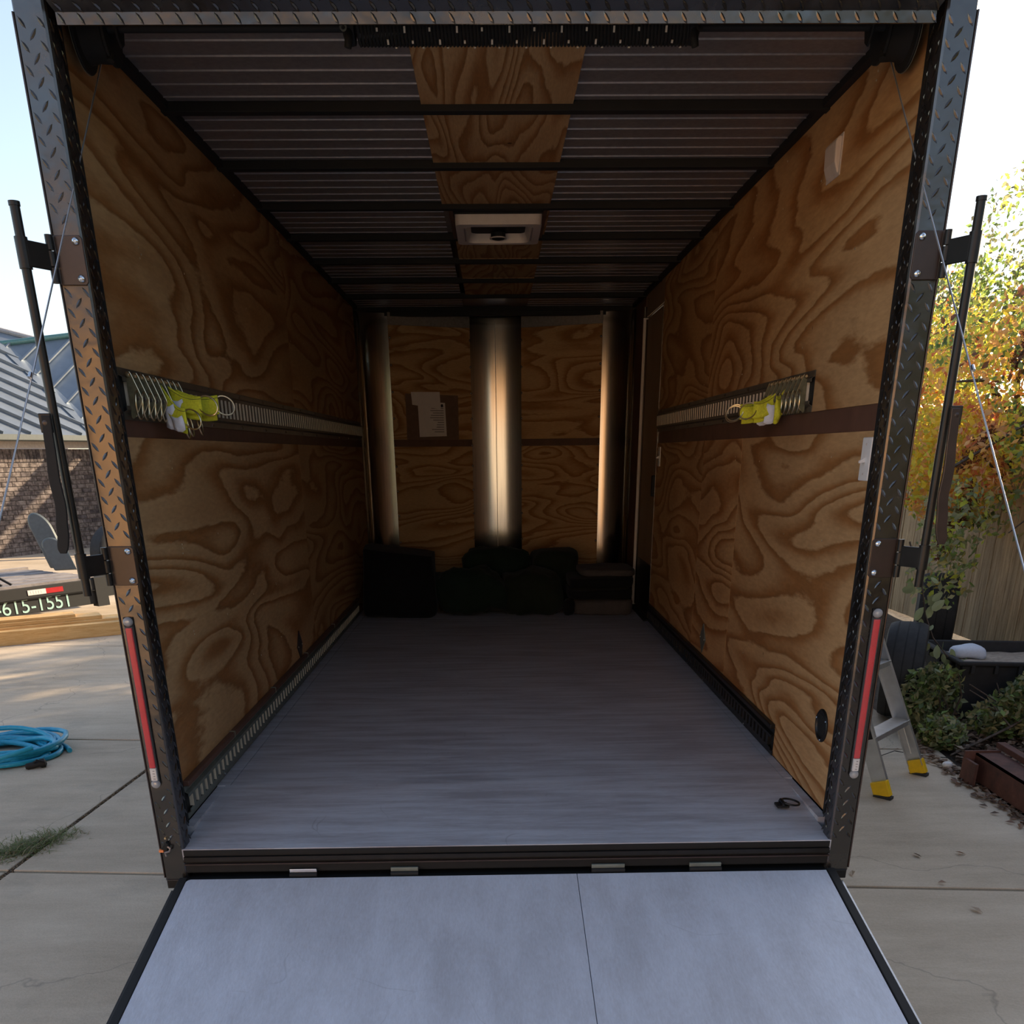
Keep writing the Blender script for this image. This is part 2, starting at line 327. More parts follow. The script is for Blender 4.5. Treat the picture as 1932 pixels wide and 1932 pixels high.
# ------------------------------------------------------------------ setting: ground
HW, H, GZ = 1.02, 2.059, -0.52
rnd = random.Random(5)
def split(poly, p, n):       # halfplane split of a 2d polygon
    a, b = [], []
    for i in range(len(poly)):
        P, Q = poly[i], poly[(i+1) % len(poly)]
        dp = (P[0]-p[0])*n[0] + (P[1]-p[1])*n[1]; dq = (Q[0]-p[0])*n[0] + (Q[1]-p[1])*n[1]
        (a if dp >= 0 else b).append(P)
        if dp * dq < 0:
            k = dp / (dp - dq); R = (P[0]+k*(Q[0]-P[0]), P[1]+k*(Q[1]-P[1])); a.append(R); b.append(R)
    return a, b
def inset(poly, d):
    n = len(poly); out = []
    A = sum(poly[i][0]*poly[(i+1)%n][1]-poly[(i+1)%n][0]*poly[i][1] for i in range(n)); sg = 1 if A > 0 else -1
    for i in range(n):
        p0, p1, p2 = V(poly[i-1]), V(poly[i]), V(poly[(i+1)%n])
        e1 = (p1-p0).normalized(); e2 = (p2-p1).normalized(); n1 = V((-e1.y, e1.x))*sg; n2 = V((-e2.y, e2.x))*sg
        k = n1 + n2; k = k / max(k.dot(n1), 0.2); out.append(tuple(p1 + k*d))
    return out
ground = thing('floor', None, None, (0, 0, GZ - .1), kind='structure')
g = MB().box(-30, 30, -14, 40, GZ - 0.09, GZ - 0.016); obj('joint_bed', g, m_soil, ground)
slabs = [([(-16, -12), (2.46, -12), (2.46, 1.6), (2.52, 2.4), (2.50, 3.0), (2.35, 30), (-16, 30)])]
cuts = [((-2.085, 0.76), (1, -0.085), 0.011), ((-2.1, 0.835), (0.078, 1), 0.003), ((-2.4, 2.735), (0.085, 1), 0.003), ((-2, -2.6), (0.08, 1), 0.003), ((-2, 5.6), (0.08, 1), 0.003), ((-5.9, 0), (1, -0.085), 0.004)]
for p_, n_, w_ in cuts:
    new = []
    for s_ in slabs:
        a_, b_ = split(s_, p_, n_)
        for q_ in (a_, b_):
            if len(q_) >= 3: new.append(q_)
    slabs = new
for s_ in slabs:
    q_ = inset(s_, 0.0035)
    if abs((-2.0) - max(x for x, y in q_)) < 1.5 or min(x for x, y in q_) > -2.6:   # the wide dirt-filled joint runs along these slabs
        q_ = inset(s_, 0.011)
    obj('slab', MB().prism([(x, y, GZ - 0.06) for x, y in q_], (0, 0, 0.06)), m_conc, ground, bevel=0.004)
bed = MB().grid(lambda i, j: (2.43 + i*0.09 + (0.06 if i else 0)*noise.noise(V((i, j*.3, 1))), -8 + j*0.4, GZ - 0.045 + 0.05*min(i, 4)/4 + 0.035*noise.noise(V((i*.5, j*.7, 3)))), 24, 60)
obj('soil_bed', bed, m_soil, ground, smooth=60)

# ------------------------------------------------------------------ setting: cargo trailer shell
floor = thing('floor', None, None, (0, 2.4, 0), kind='structure')
fb = MB().box(-1.045, 1.045, 0.0, 5.0, -0.12, -0.065).box(-.9, .9, 5.0, 5.15, -.12, -.065); obj('floor_underframe', fb, m_black, floor)
for y0, y1 in ((0.4, 1.19), (1.1905, 2.41), (2.4105, 3.63), (3.632, 5.0)):
    obj('floor_panel', MB().box(-0.972, 0.985, y0, y1, -0.019, 0.0), m_floor, floor)
obj('floor_edge_strip', MB().box(-1.02, -0.9745, 0.4, 5.0, -0.019, 0.0), m_floor, floor)
obj('floor_edge_strip', MB().box(0.9865, 1.02, 0.4, 5.0, -0.019, 0.0), m_floor, floor)
obj('floor_front_slope', MB().prism([(-0.99, 0.4, 0.0), (-0.99, -0.104, -0.026), (-0.99, -0.104, -0.06), (-0.99, 0.4, -0.03)], (1.98, 0, 0)), m_floor, floor)
obj('floor_edge_strip', MB().box(-1.02, -0.9905, .03, .4, -.04, -.004), m_floor, floor); obj('floor_edge_strip', MB().box(.9905, 1.02, .03, .4, -.04, -.004), m_floor, floor)
obj('floor_nose', MB().prism([(-0.98, 5.0, -0.02), (0.98, 5.0, -0.02), (0.2, 5.3, -0.02), (-0.2, 5.3, -0.02)], (0, 0, 0.02)), m_floor, floor)

def track(name, parent, side, y0, y1, z0, h, mface, mweb, first=0.019, jts=()):
    """vertical slotted logistic track on a side wall: rails, flanges and one web between each slot"""
    s = side; X = lambda d: s * (HW - d)
    def bx(mb, d0, d1, ya, yb, za, zb): mb.box(min(X(d0), X(d1)), max(X(d0), X(d1)), ya, yb, za, zb)
    mb = MB()
    bx(mb, 0.0, 0.003, y0, y1, z0, z0 + 0.018); bx(mb, 0.0, 0.003, y0, y1, z0 + h - 0.018, z0 + h)
    for za, zb, zc in ((z0 + .018, z0 + .024, 1), (z0 + h - .018, z0 + h - .024, -1)):
        mb.prism([(X(0), y0, za), (X(.003), y0, za), (X(.014), y0, zb), (X(.011), y0, zb)], (0, y1 - y0, 0))
    bx(mb, .011, .014, y0, y1, z0 + .024, z0 + .034); bx(mb, .011, .014, y0, y1, z0 + h - .034, z0 + h - .024)
    tr = obj(name, mb, mface, parent)
    w = MB(); f2 = MB(); y = y0 + first; k = 0
    while y < y1 - 0.02:
        bx(w, .001, .0152, y + .0105, y + .0125, z0 + .034, z0 + h - .034)      # bent-in slot lip facing the door
        yn = min(y + 0.0508 - .0125, y1)
        bx(f2, .0105, .0146, y + .0125, yn, z0 + .034, z0 + h - .034)
        y += 0.0508
    obj('slot_web', f2, mface, tr); obj('slot_lip', w, mweb, tr)
    bk = MB(); bx(bk, 0.0005, .002, y0, y1, z0 + .02, z0 + h - .02); obj('track_back', bk, m_blackm, tr)
    sw = MB(); ys = y0 + 0.42
    while ys < y1:
        for zz in (z0 + .009, z0 + h - .009): sw.lathe((X(.003), ys, zz), (-s, 0, 0), [(.006, 0), (.006, .002), (.003, .004)], 8)
        ys += 0.405
    obj('track_screws', sw, m_zinc, tr, smooth=40)
    return tr

def wall_side(side):
    s = side; nm = 'wall_left' if s < 0 else 'wall_right'
    w = thing(nm, None, None, (s * 1.045, 2.4, 0), kind='structure')
    def pan(name, y0, y1, z0, z1, mat, th=0.008, rec=0.0):
        a, b = s * (HW + rec), s * (HW + rec + th)
        return obj(name, MB().box(min(a, b), max(a, b), y0, y1, z0, z1), mat, w)
    ye = 3.655 if s > 0 else 4.83
    jl = [0.06, 2.405 if s < 0 else 2.25, ye]
    for i in range(2):
        a, b = jl[i] + (0.002 if i else 0), jl[i+1] - 0.002
        if s > 0 and i == 0:
            pan('plywood_panel', a, 1.498, 0.003, 1.119, m_ply_wall); pan('plywood_panel', 1.502, b, 0.003, 1.119, m_ply_wall)
        else: pan('plywood_panel', a, b, 0.003, 1.119, m_ply_wall)
        pan('plywood_panel', a, b, 1.187, H + .01, m_ply_wall)
    pan('hardboard_strip', 0.06, ye - .002, 1.1195, 1.1865, m_hard, 0.005, 0.003)
    sk = MB()
    if s < 0: sk.box(-1.055, -1.036, 0.03, 4.95, -.12, 2.14)
    else:
        sk.box(1.036, 1.055, 0.03, 3.655, -.12, 2.14); sk.box(1.036, 1.055, 3.655, 4.34, 1.905, 2.14); sk.box(1.036, 1.055, 4.34, 4.95, -.12, 2.14); sk.box(1.036, 1.055, 3.655, 4.34, -.12, -.02)
        pan('door_header', 3.657, 4.345, 1.905, H + .01, m_tan); pan('corner_skin', 4.395, 4.86, 0.0, H, m_hard)
        obj('jamb', MB().box(1.0, 1.036, 4.345, 4.36, 0, 1.9), m_white_dim, w); obj('jamb', MB().box(1.006, 1.03, 4.372, 4.386, 0, 1.97), m_alu, w)
        obj('jamb', MB().box(1.016, 1.04, 3.656, 3.664, 0, 1.9), m_alu, w)
    obj('outer_skin', sk, m_black, w)
    if s < 0:
        track('cargo_track', w, s, 0.075, 4.8, 1.162, 0.127, m_track_dk, m_track_web)
        track('cargo_track', w, s, 0.075, 3.995, 0.004, 0.108, m_track_gr, m_track_web)
        mb = MB().box(-1.02, -1.0, 0.075, 3.99, 0.1125, 0.131); obj('ledge_strip', mb, m_hard, w, bevel=.003)
        mb = MB()
        for y in (0.62, 1.3, 2.05, 2.9): mb.box(-1.0215, -0.9985, y, y + 0.006, 0.110, 0.134)
        obj('ledge_joint', mb, m_track_gr, w)
    else:
        track('cargo_track', w, s, 0.634, 3.65, 1.186, 0.124, m_track_dk, m_track_web, first=.034)
        track('cargo_track', w, s, 0.652, 3.65, 0.0, 0.105, m_black, m_black)
        obj('ledge_strip', MB().box(1.0, 1.02, 0.652, 3.65, 0.1055, 0.122), m_black, w, bevel=.003)
    r2 = random.Random(3 + s); nl = MB()
    for i in range(46):
        y = r2.choice([0.4, 0.8, 1.2, 1.6, 2.0, 2.36, 2.45, 2.8, 3.2, 3.6]) + r2.uniform(-.01, .01); z = r2.choice([0.3, 0.55, 0.8, 1.05, 1.38, 1.6, 1.85, 2.0]) + r2.uniform(-.02, .02)
        if y < ye: nl.lathe((s*(HW+.0005), y, z), (-s, 0, 0), [(.0035, 0), (.003, .0012)], 6)
    obj('nail_heads', nl, m_gold, w, kind='stuff')
    return w
wl = wall_side(-1); wr = wall_side(1)

# side door seen from inside
d2 = thing('door_1', None, None, (1.04, 4.0, 0), kind='structure')
obj('door_skin', MB().box(1.028, 1.04, 3.668, 4.34, 0.012, 1.895), m_tan, d2)
obj('door_lower_sheet', MB().box(1.024, 1.029, 3.70, 4.32, 0.02, 0.36), m_black, d2)  # black sheet over the lower part of the door
obj('door_sill', MB().box(.985, 1.056, 3.655, 4.36, -.1, .012), m_blackm, d2)
obj('door_latch', MB().box(1.0, 1.028, 3.675, 3.72, 0.80, 0.93), m_blackm, d2, bevel=.006)
obj('hinge_strip', MB().cyl((1.022, 4.333, 0.02), (1.022, 4.333, 1.89), .006, 8), m_alu, d2, smooth=40)

# front wall: shallow wedge nose with two plywood panels between curved metal corners
wf = thing('wall_front', None, None, (0, 5.2, 0), kind='structure')
def nose_sheet(pts, name, z0=0.0, z1=2.02, mat=None):
    mb = MB(); mb.prism([(x, y, z0) for x, y in pts] + [(x, y + .004, z0) for x, y in reversed(pts)], (0, 0, z1 - z0))
    return obj(name, mb, mat or m_alu, wf, smooth=25)
def bez(p0, p1, p2, n): return [((1-t)**2*p0[0]+2*t*(1-t)*p1[0]+t*t*p2[0], (1-t)**2*p0[1]+2*t*(1-t)*p1[1]+t*t*p2[1]) for t in [i/n for i in range(n+1)]]
for s in (-1, 1):
    nose_sheet(bez((s*1.018, 4.83), (s*0.985, 4.955), (s*0.785, 4.985), 14), 'corner_metal')
    a, b = V((s*0.79, 4.975, 0)), V((s*0.19, 5.205, 0)); d = (b - a).normalized(); nn = V((-d.y, d.x, 0)); nn = nn if nn.y > 0 else -nn
    for z0, z1, mt, nm, off in ((0.0, 1.121, m_ply_front, 'plywood_panel', 0), (1.1215, 1.1715, m_hard, 'hardboard_strip', .004), (1.172, 1.944, m_ply_front, 'plywood_panel', 0)):
        mb = MB(); c = (a + b)/2 + nn*(0.004 + off); mb.obox((c.x, c.y, (z0+z1)/2), d, nn, (0,0,1), (b-a).length, .008, z1 - z0); obj(nm, mb, mt, wf)
    tr = MB(); c = (a + b)/2 + nn*0.002; tr.obox((c.x, c.y, 1.985), d, nn, (0,0,1), (b-a).length, .008, 0.08); obj('header_trim', tr, m_galv, wf)
    sc_ = MB()
    for z in (0.42, 0.62, 0.8, 0.98, 1.13, 1.32, 1.5, 1.68, 1.86):
        for p in (a + d*0.008, b - d*0.008):
            q = p - nn*0.004; sc_.lathe((q.x, q.y, z), -nn, [(.009, 0), (.008, .003), (.004, .006)], 8)
    obj('rivets', sc_, m_alu, wf, smooth=50)
nose_sheet(bez((-0.195, 5.20), (0, 5.256), (0.195, 5.20), 16), 'nose_metal')
obj('nose_strip', MB().box(-0.005, 0.0, 5.2245, 5.228, 0.3, 2.0), m_galv, wf)  # thin upright strip along the middle of the nose
ob = MB().prism([(-1.05, 4.93, -.12), (-0.8, 5.03, -.12), (-0.2, 5.3, -.12), (0, 5.38, -.12), (0.2, 5.3, -.12), (0.8, 5.03, -.12), (1.05, 4.93, -.12), (1.05, 4.97, -.12), (0.8, 5.08, -.12), (0, 5.46, -.12), (-0.8, 5.08, -.12), (-1.05, 4.97, -.12)], (0, 0, 2.26)); obj('outer_skin', ob, m_black, wf)

# ceiling: ribbed metal sheets, centre plywood, roof bows
ce = thing('ceiling', None, None, (0, 2.4, 2.06), kind='structure')
def ribs(x0, x1, y0, y1, nm):
    mb = MB(); y = y0; vs = []; prof = []
    while y < y1:
        prof += [(y, 0.0), (y + .043, 0.0), (y + .045, -.0035), (y + .047, -.0035), (y + .049, 0.0)]; y += 0.1
    prof.append((y1, 0)); prof = [q for q in prof if q[0] <= y1]; n = len(prof)
    mb.add([(x, y, 2.056 + z) for x in (x0, x1) for y, z in prof], [(i, i+1, n+i+1, n+i) for i in range(n-1)])
    return obj(nm, mb, m_galv, ce)
bows = [0.17] + [0.775 + 0.6*k for k in range(8)]
for i in range(8):
    ribs(-1.025, -0.232, bows[i] + .02, bows[i+1] + .02, 'metal_sheet'); ribs(0.232, 1.025, bows[i] + .02, bows[i+1] + .02, 'metal_sheet')
ribs(-1.025, 1.025, -.02, .19, 'metal_sheet')
for y0, y1, x0, x1, zz in ((0.19, 0.79, -.231, .231, 2.046), (0.80, 1.39, -.231, .231, 2.046), (1.40, 1.97, -.231, .231, 2.046), (1.985, 2.07, -.17, .19, 2.05), (2.56, 3.15, -.20, .235, 2.048), (3.17, 3.75, -.20, .235, 2.048), (3.77, 4.4, -.20, .235, 2.048)):
    obj('plywood_strip', MB().box(x0, x1, y0, y1, zz, zz + .008), m_ply_ceil, ce)
obj('metal_sheet', MB().box(-.231, .231, 1.985, 2.56, 2.056, 2.06), m_galv, ce); obj('metal_sheet', MB().box(-.231, .231, 4.4, 5.4, 2.056, 2.06), m_galv, ce)
obj('plywood_strip', MB().box(.205, .235, 1.99, 2.53, 2.045, 2.055), m_ply_ceil, ce)
for k, y in enumerate(bows):
    mb = MB()
    mb.prism([(-1.02, y, 2.056), (-1.02, y, 2.029), (-1.02, y + .038, 2.029), (-1.02, y + .038, 2.056)], (2.04, 0, 0)); obj('roof_bow', mb, m_blackm, ce, bevel=.002)
obj('roof_bow', MB().box(-.9, .9, 4.98, 5.03, 2.0, 2.056), m_blackm, ce)
for s in (-1, 1): obj('top_rail', MB().box(min(s*1.02, s*.995), max(s*1.02, s*.995), .03, 4.9, 2.035, 2.056), m_blackm, ce)
obj('roof_skin', MB().box(-1.055, 1.055, -.1, 5.45, 2.09, 2.14), m_black, ce)

# rear frame: tread-plate posts, header, sill
def lug(mb, c, u, v, n, ang, L=.0140, W=.0036, hh=.0019):
    c = V(c); a = cos(ang)*u + sin(ang)*v; b = -sin(ang)*u + cos(ang)*v
    P = [c + a*L, c + a*L*.35 + b*W, c - a*L*.35 + b*W, c - a*L, c - a*L*.35 - b*W, c + a*L*.35 - b*W]; T = [c + a*L*.6 + n*hh, c - a*L*.6 + n*hh]
    mb.add(P + T, [(0,1,6), (1,2,7,6), (2,3,7), (3,4,7), (4,5,6,7), (5,0,6)])
def treads(mb, o, u, v, n, lu, lv, p=.0212, skip=None):
    o, u, v, n = V(o), V(u), V(v), V(n); i = 0
    while (i + .5)*p < lu:
        j = 0
        while (j + .5)*p < lv:
            c = o + u*(i + .5)*p + v*(j + .5)*p
            if (i + j) % 2 == 0 and not (skip and skip(c)): lug(mb, c + n*.0004, u, v, n, radians(52) if i % 2 else radians(-55))
            j += 1
        i += 1
YF = -0.104
for s in (-1, 1):
    P = thing('trim_1' if s < 0 else 'trim_2', None, None, (s*1.02, YF, -.15), kind='structure')
    xo, xi = 1.054, 0.982
    mb = MB(); f = lambda x, y: (s*x, y, -0.13)
    mb.prism([f(1.012, .03), f(1.012, -.047), f(xi, -.049), f(xi, YF + .008), f(xi + .003, YF + .003), f(xi + .008, YF), f(xo - .004, YF), f(xo, YF + .004), f(xo, .03)], (0, 0, 2.26))
    obj('post_plate', mb, m_tread, P, smooth=25)
    obj('door_jamb', MB().prism([(s*1.008, .03, .0), (s*1.012, .055, .0), (s*1.02, .062, .0), (s*1.036, .062, 0), (s*1.036, .03, .0)], (0, 0, 2.05)), m_blackm, P)
    tm = MB(); skip = lambda c: (1.435 < c.z < 1.565 or .735 < c.z < .865) or (abs(c.x) > 1.012 and .16 < c.z < .69)
    x0 = min(s*xi, s*xo)
    treads(tm, (x0 + .004, YF, -.02), (1,0,0), (0,0,1), (0,-1,0), .072, 1.97, skip=skip)
    treads(tm, (s*xi, YF + .008, -.02), (0,1,0), (0,0,1), (-s,0,0), .055, 1.97)
    treads(tm, (s*xo, YF + .004, -.1), (0,1,0), (0,0,1), (s,0,0), .112, 2.0)
    obj('raised_treads', tm, m_tread, P, kind='stuff')
    ft = MB().box(min(s*1.002, s*1.05), max(s*1.002, s*1.05), YF - .004, .02, -.155, -.125); obj('post_foot', ft, m_black, P, bevel=.003)
    obj('edge_bead', MB().cyl((s*1.0555, YF + .003, -.12), (s*1.0555, YF + .003, 1.96), .0022, 6), m_brown_metal, P, smooth=50)
P = thing('trim_3', None, None, (0, YF, 1.94), kind='structure')
mb = MB(); mb.box(-1.05, 1.05, YF + .004, .03, 2.0, 2.2); mb.prism([(-.962, y, z) for y, z in ((YF + .008, 1.937), (YF, 1.936), (YF - .002, 1.957), (YF + .008, 2.0))], (1.924, 0, 0))
a1, b1 = V((0, YF - .002, 1.957)), V((0, YF - .172, 2.063)); ue = (b1 - a1).normalized(); un = V((0, ue.z, -ue.y)).normalized(); un = un if un.z < 0 else -un
mb.add([(-.962, *a1.yz), (.962, *a1.yz), (1.03, *b1.yz), (-1.03, *b1.yz), (-.962, YF + .02, 2.0), (.962, YF + .02, 2.0), (1.03, b1.y, b1.z + .12), (-1.03, b1.y, b1.z + .12)], [(0,3,2,1), (0,1,5,4), (0,4,7,3), (1,2,6,5), (2,3,7,6), (4,5,6,7)])
obj('header_plate', mb, m_tread, P)
tm = MB(); treads(tm, (-.962, a1.y - .001, a1.z), (1,0,0), ue, un, 1.924, .2); treads(tm, (-.962, YF - .0012, 1.9355), (1,0,0), (0,0,1), (0,-1,0), 1.924, .022)
obj('raised_treads', tm, m_tread, P, kind='stuff')
obj('header_channel', MB().box(-1.03, 1.03, -.02, .03, 1.999, 2.09), m_blackm, P)
P = thing('trim_4', None, None, (0, YF, -.1), kind='structure')
obj('sill_beam', MB().box(-.985, .985, YF - .002, .0, -.105, -.062), m_blackm, P, bevel=.004)
obj('sill_closing_plate', MB().box(-1.0, 1.0, YF - .03, .0, -.2, -.125), m_blackm, P)
obj('floor_edge_cap', MB().box(-.985, .985, YF - .0035, YF - .0005, -.047, -.029), m_blackm, P)
obj('sill_angle', MB().box(-.984, .984, YF - .012, YF + .012, -.052, -.048).box(-.984, .984, YF - .0125, YF - .009, -.062, -.048), m_black, P)
obj('sill_lip', MB().box(-.984, .984, YF - .014, YF - .003, -.074, -.070), m_brown_metal, P)
for a, b in ((-.668, -.585), (-.36, -.276), (.255, .357), (.556, .654)):
    obj('hinge_leaf', MB().box(a, b, YF - .016, YF - .006, -.104, -.09), m_zinc if a < -.5 else m_track_gr, P, bevel=.002)
    obj('hinge_knuckle', MB().cyl((a, YF - .018, -.108), (b, YF - .018, -.108), .007, 10), m_blackm, P, smooth=50)

# ramp door, lowered to the ground
R = thing('door_2', None, None, (0, -1.2, -.3), kind='structure')
A0, A1 = V((0, -.128, -.116)), V((0, -2.22, -.503)); rd = (A1 - A0).normalized(); rn = V((1,0,0)).cross(rd); rn = rn if rn.z > 0 else -rn; RL_ = (A1 - A0).length
def rbox(mb, x0, x1, l0, l1, h0, h1):
    c = A0 + rd*(l0+l1)/2 + rn*(h0+h1)/2; c.x = (x0+x1)/2; mb.obox(c, (1,0,0), rd, rn, x1-x0, l1-l0, h1-h0)
for x0, x1 in ((-.980, .2085), (.2105, .977)):
    mb = MB(); cc = .012
    pts = [(x0, 0.0), (x1, 0.0), (x1, RL_), (x0, RL_)]
    if x0 < -.9: pts = [(x0, cc), (x0 + cc*.4, cc*.3), (x0 + cc, 0.0), (x1, 0.0), (x1, RL_), (x0, RL_)]
    mb.prism([V((x, 0, 0)) + A0 + rd*l - rn*.018 for x, l in pts], rn*.018); obj('ramp_panel', mb, m_ramp, R)
for s in (-1, 1):
    mb = MB(); rbox(mb, min(s*.981, s*1.006), max(s*.981, s*1.006), -.01, RL_, -.045, .0015); obj('ramp_side_rail', mb, m_blackm, R, bevel=.002)
    mb = MB(); rbox(mb, min(s*1.0075, s*1.013), max(s*1.0075, s*1.013), .05, RL_, -.03, -.003); obj('rubber_seal', mb, m_rubber if s < 0 else m_alu, R)
mb = MB(); rbox(mb, -.985, .985, .0, RL_, -.045, -.0185); obj('ramp_frame', mb, m_blackm, R)
mb = MB(); rbox(mb, -1.0, 1.0, RL_, RL_ + .3, -.03, -.01); obj('ramp_flap', mb, m_alu, R)


# ================================================================== THINGS ON THE TRAILER
UP = (0, 0, 1)
# --- red and clear marker lights on the rear posts
for s in (-1, 1):
    x = s*1.030 if s < 0 else 1.026; y = YF - .002; z0, z1 = .186, .668
    T = thing('marker_light', ('long red marker light on the left rear post beside the driveway hose' if s < 0 else 'long red marker light on the right rear post in front of the step ladder'), 'light', (x, y, z0))
    obj('backing', MB().box(x-.0135, x+.0135, y-.004, y, z0, z1), m_blackm, T, bevel=.002)
    obj('red_lens', MB().box(x-.0085, x+.0085, y-.012, y-.004, z0+.052, z1-.028), m_red, T, bevel=.002)
    obj('white_label', MB().box(x-.0085, x+.0085, y-.012, y-.004, z0+.014, z0+.051), m_tape_w, T)
    mb = MB()
    for k in range(4): mb.box(x-.002+.001*(k%2), x+.0045, y-.0126, y-.012, z0+.018+k*.008, z0+.0205+k*.008)
    obj('label_marks', mb, m_ink, T)
    tb = MB().tube([(x, y-.006, z0+.012), (x, y-.006, z1-.024)], .0125, 12); obj('clear_tube', tb, m_clear, T, smooth=50)
    for zz, d in ((z1-.012, 1), (z0+.002, -1)):
        mb = MB(); mb.lathe((x, y-.004, zz), (0,-1,0), [(.013, 0), (.0125, .006), (.009, .011), (.004, .013)], 14); obj('end_cap', mb, m_cap, T, smooth=60)
        mb = MB(); mb.lathe((x, y-.003, zz), (0,-1,0), [(.007, 0), (.0055, .008), (.002, .009)], 10); obj('screw', mb, m_zinc, T, smooth=40)

# --- cam lock bars hung outside each post
def lock_bar(s):
    x = s*1.097; y = -.175
    T = thing('lock_bar', ('black upright lock bar with hanging handle outside the left post' if s < 0 else 'black upright lock bar with hanging handle outside the right post'), 'bar', (x, y, .735))
    obj('tube', MB().cyl((x, y, .735), (x, y, 1.598), .0108, 16), m_black, T, smooth=40)
    obj('tube_cap', MB().cyl((x, y, 1.592), (x, y, 1.601), .0125, 16), m_black, T, smooth=40)
    for z0, z1, za, zb in ((1.447, 1.548, 1.474, 1.527), (.752, .852, .783, .835)):
        obj('sleeve', MB().cyl((x, y, za - .004), (x, y, zb + .006), .0142, 16), m_black, T, smooth=40)
        a = V((x - s*.012, y, 0)); b = V((s*1.058, -.125, 0)); d = (b - a).normalized(); n = V((-d.y, d.x, 0)); mb = MB(); c = (a + b)/2; mb.obox((c.x, c.y, (za+zb)/2), d, n, UP, (b-a).length + .01, .007, zb - za)
        obj('arm', mb, m_black, T, bevel=.002)
        kx, ky = s*1.056, -.122
        for k in range(3): 
            q0 = z0 + (z1 - z0)*(k/3) + .002; q1 = z0 + (z1 - z0)*((k+1)/3) - .001
            obj('hinge_knuckle', MB().cyl((kx, ky, q0), (kx, ky, q1), .0085 if k != 1 else .0095, 14), m_black, T, smooth=40)
        pl = MB(); cc = .006; xa, xb = s*1.050, s*.984
        pts = [(xa, z0), (xb + s*cc, z0), (xb, z0 + cc), (xb, z1 - cc), (xb + s*cc, z1), (xa, z1)]
        pl.prism([(px, YF - .0065, pz) for px, pz in pts], (0, .005, 0)); p = obj('hinge_plate', pl, m_brown_metal, T, bevel=.0015)
        for bz in (z0 + .0125, z1 - .0125):
            mb = MB(); mb.lathe((s*.999, YF - .0065, bz), (0,-1,0), [(.0085, 0), (.0085, .0025), (.0062, .0058), (.0025, .007), (.0015, .0062)], 14); obj('bolt', mb, m_zinc, p, smooth=50)
    # handle hanging down from an ear on the tube
    hx = x - s*.004
    e = MB(); e.prism([(hx, y-.03, 1.125), (hx, y-.03, 1.168), (hx + s*.028, y-.034, 1.168), (hx + s*.028, y-.034, 1.125)], (0, .006, 0)); ear = obj('handle_ear', e, m_black, T, bevel=.002)
    mb = MB(); mb.lathe((hx + s*.014, y-.033, 1.147), (0,-1,0), [(.006, 0), (.006, .003), (.003, .004)], 10); obj('pin', mb, m_brown_metal, ear, smooth=40)
    path = [(x + s*.006, 1.163), (x + s*.009, 1.10), (x + s*.014, 1.02), (x + s*.011, .96), (x + s*.018, .90), (x + s*.027, .845)]
    hm = MB(); wv = [.011, .012, .0135, .0135, .0145, .0145]; N = 26; L = []
    for i in range(N + 1):
        t_ = i/N*(len(path)-1); k = min(int(t_), len(path)-2); q = t_-k; q = q*q*(3-2*q); px = path[k][0]*(1-q)+path[k+1][0]*q; pz = path[k][1] + (path[k+1][1]-path[k][1])*(t_-k); w = wv[k]*(1-q)+wv[k+1]*q
        if i == N: w *= .55
        if i == N-1: w *= .9
        L.append((px, pz, w))
    pts = [(px - w, y - .036, pz) for px, pz, w in L] + [(px + w, y - .036, pz) for px, pz, w in reversed(L)]
    hm.prism(pts, (0, .007, 0)); obj('handle', hm, m_blackm if s < 0 else m_brown_metal, T, bevel=.002)
lock_bar(-1); lock_bar(1)

# --- ramp spring assembly under the header
T = thing('spring_shaft', 'black steel shaft under the header carrying the ramp spring', 'shaft', (0, .10, 1.96))
obj('shaft', MB().cyl((-.93, .10, 2.0), (.93, .10, 2.0), .010, 12), m_blackm, T, smooth=40)
def sbr(x, nm):
    b = MB(); b.prism([(x, .045, 2.055), (x, .15, 2.055), (x, .125, 1.975), (x, .105, 1.962), (x, .085, 1.975)], (.006, 0, 0)); obj(nm, b, m_blackm, T, bevel=.002)
sbr(-.90, 'hanger_bracket'); sbr(.885, 'hanger_bracket')
T = thing('torsion_spring', 'long black coiled ramp spring with white paint dashes, hung centrally under the header', 'spring', (.04, .10, 1.94))
sp = []; turns = 92; x0, x1 = -.335, .452
for i in range(turns*14 + 1):
    a = 2*pi*i/14; sp.append((x0 + (x1-x0)*i/(turns*14), .10 + .033*cos(a), 2.0 + .033*sin(a)))
obj('coil', MB().tube(sp, .0040, 5), m_blackm, T, smooth=60)
for i in range(36):
    x = -.285 + i*.0205*1.0; ph = radians(205 + (i % 3)*38); 
    mb = MB(); c = V((x + .003*(i%2), .10 + .0375*cos(ph), 2.0 + .0375*sin(ph))); n = V((0, cos(ph), sin(ph))); mb.obox(c, (1,0,0), V((0,-sin(ph),cos(ph))), n, .0045, .012 if i % 2 else .007, .002)
    obj('paint_dash', mb, m_paint_mark, T)
for x, s in ((-.352, -1), (.462, 1)):
    mb = MB(); mb.lathe((x, .10, 2.0), (s,0,0), [(.034, -.012), (.036, 0), (.030, .012), (.016, .016)], 18); obj('end_cone', mb, m_blackm, T, smooth=50)
    mb = MB(); mb.tube([(x, .075, 1.985), (x, .070, 1.968), (x + s*.004, .072, 1.952)], [.009, .010, .0085], 10); obj('anchor_lug', mb, m_blackm, T, smooth=50)
    mb = MB(); mb.lathe((x + s*.010, .060, 1.986), (0,-1,0), [(.0045, 0), (.008, .001), (.0085, .004), (.005, .004)], 12, caps=False); obj('eye_ring', mb, m_track_gr if s < 0 else m_blackm, T, smooth=50)

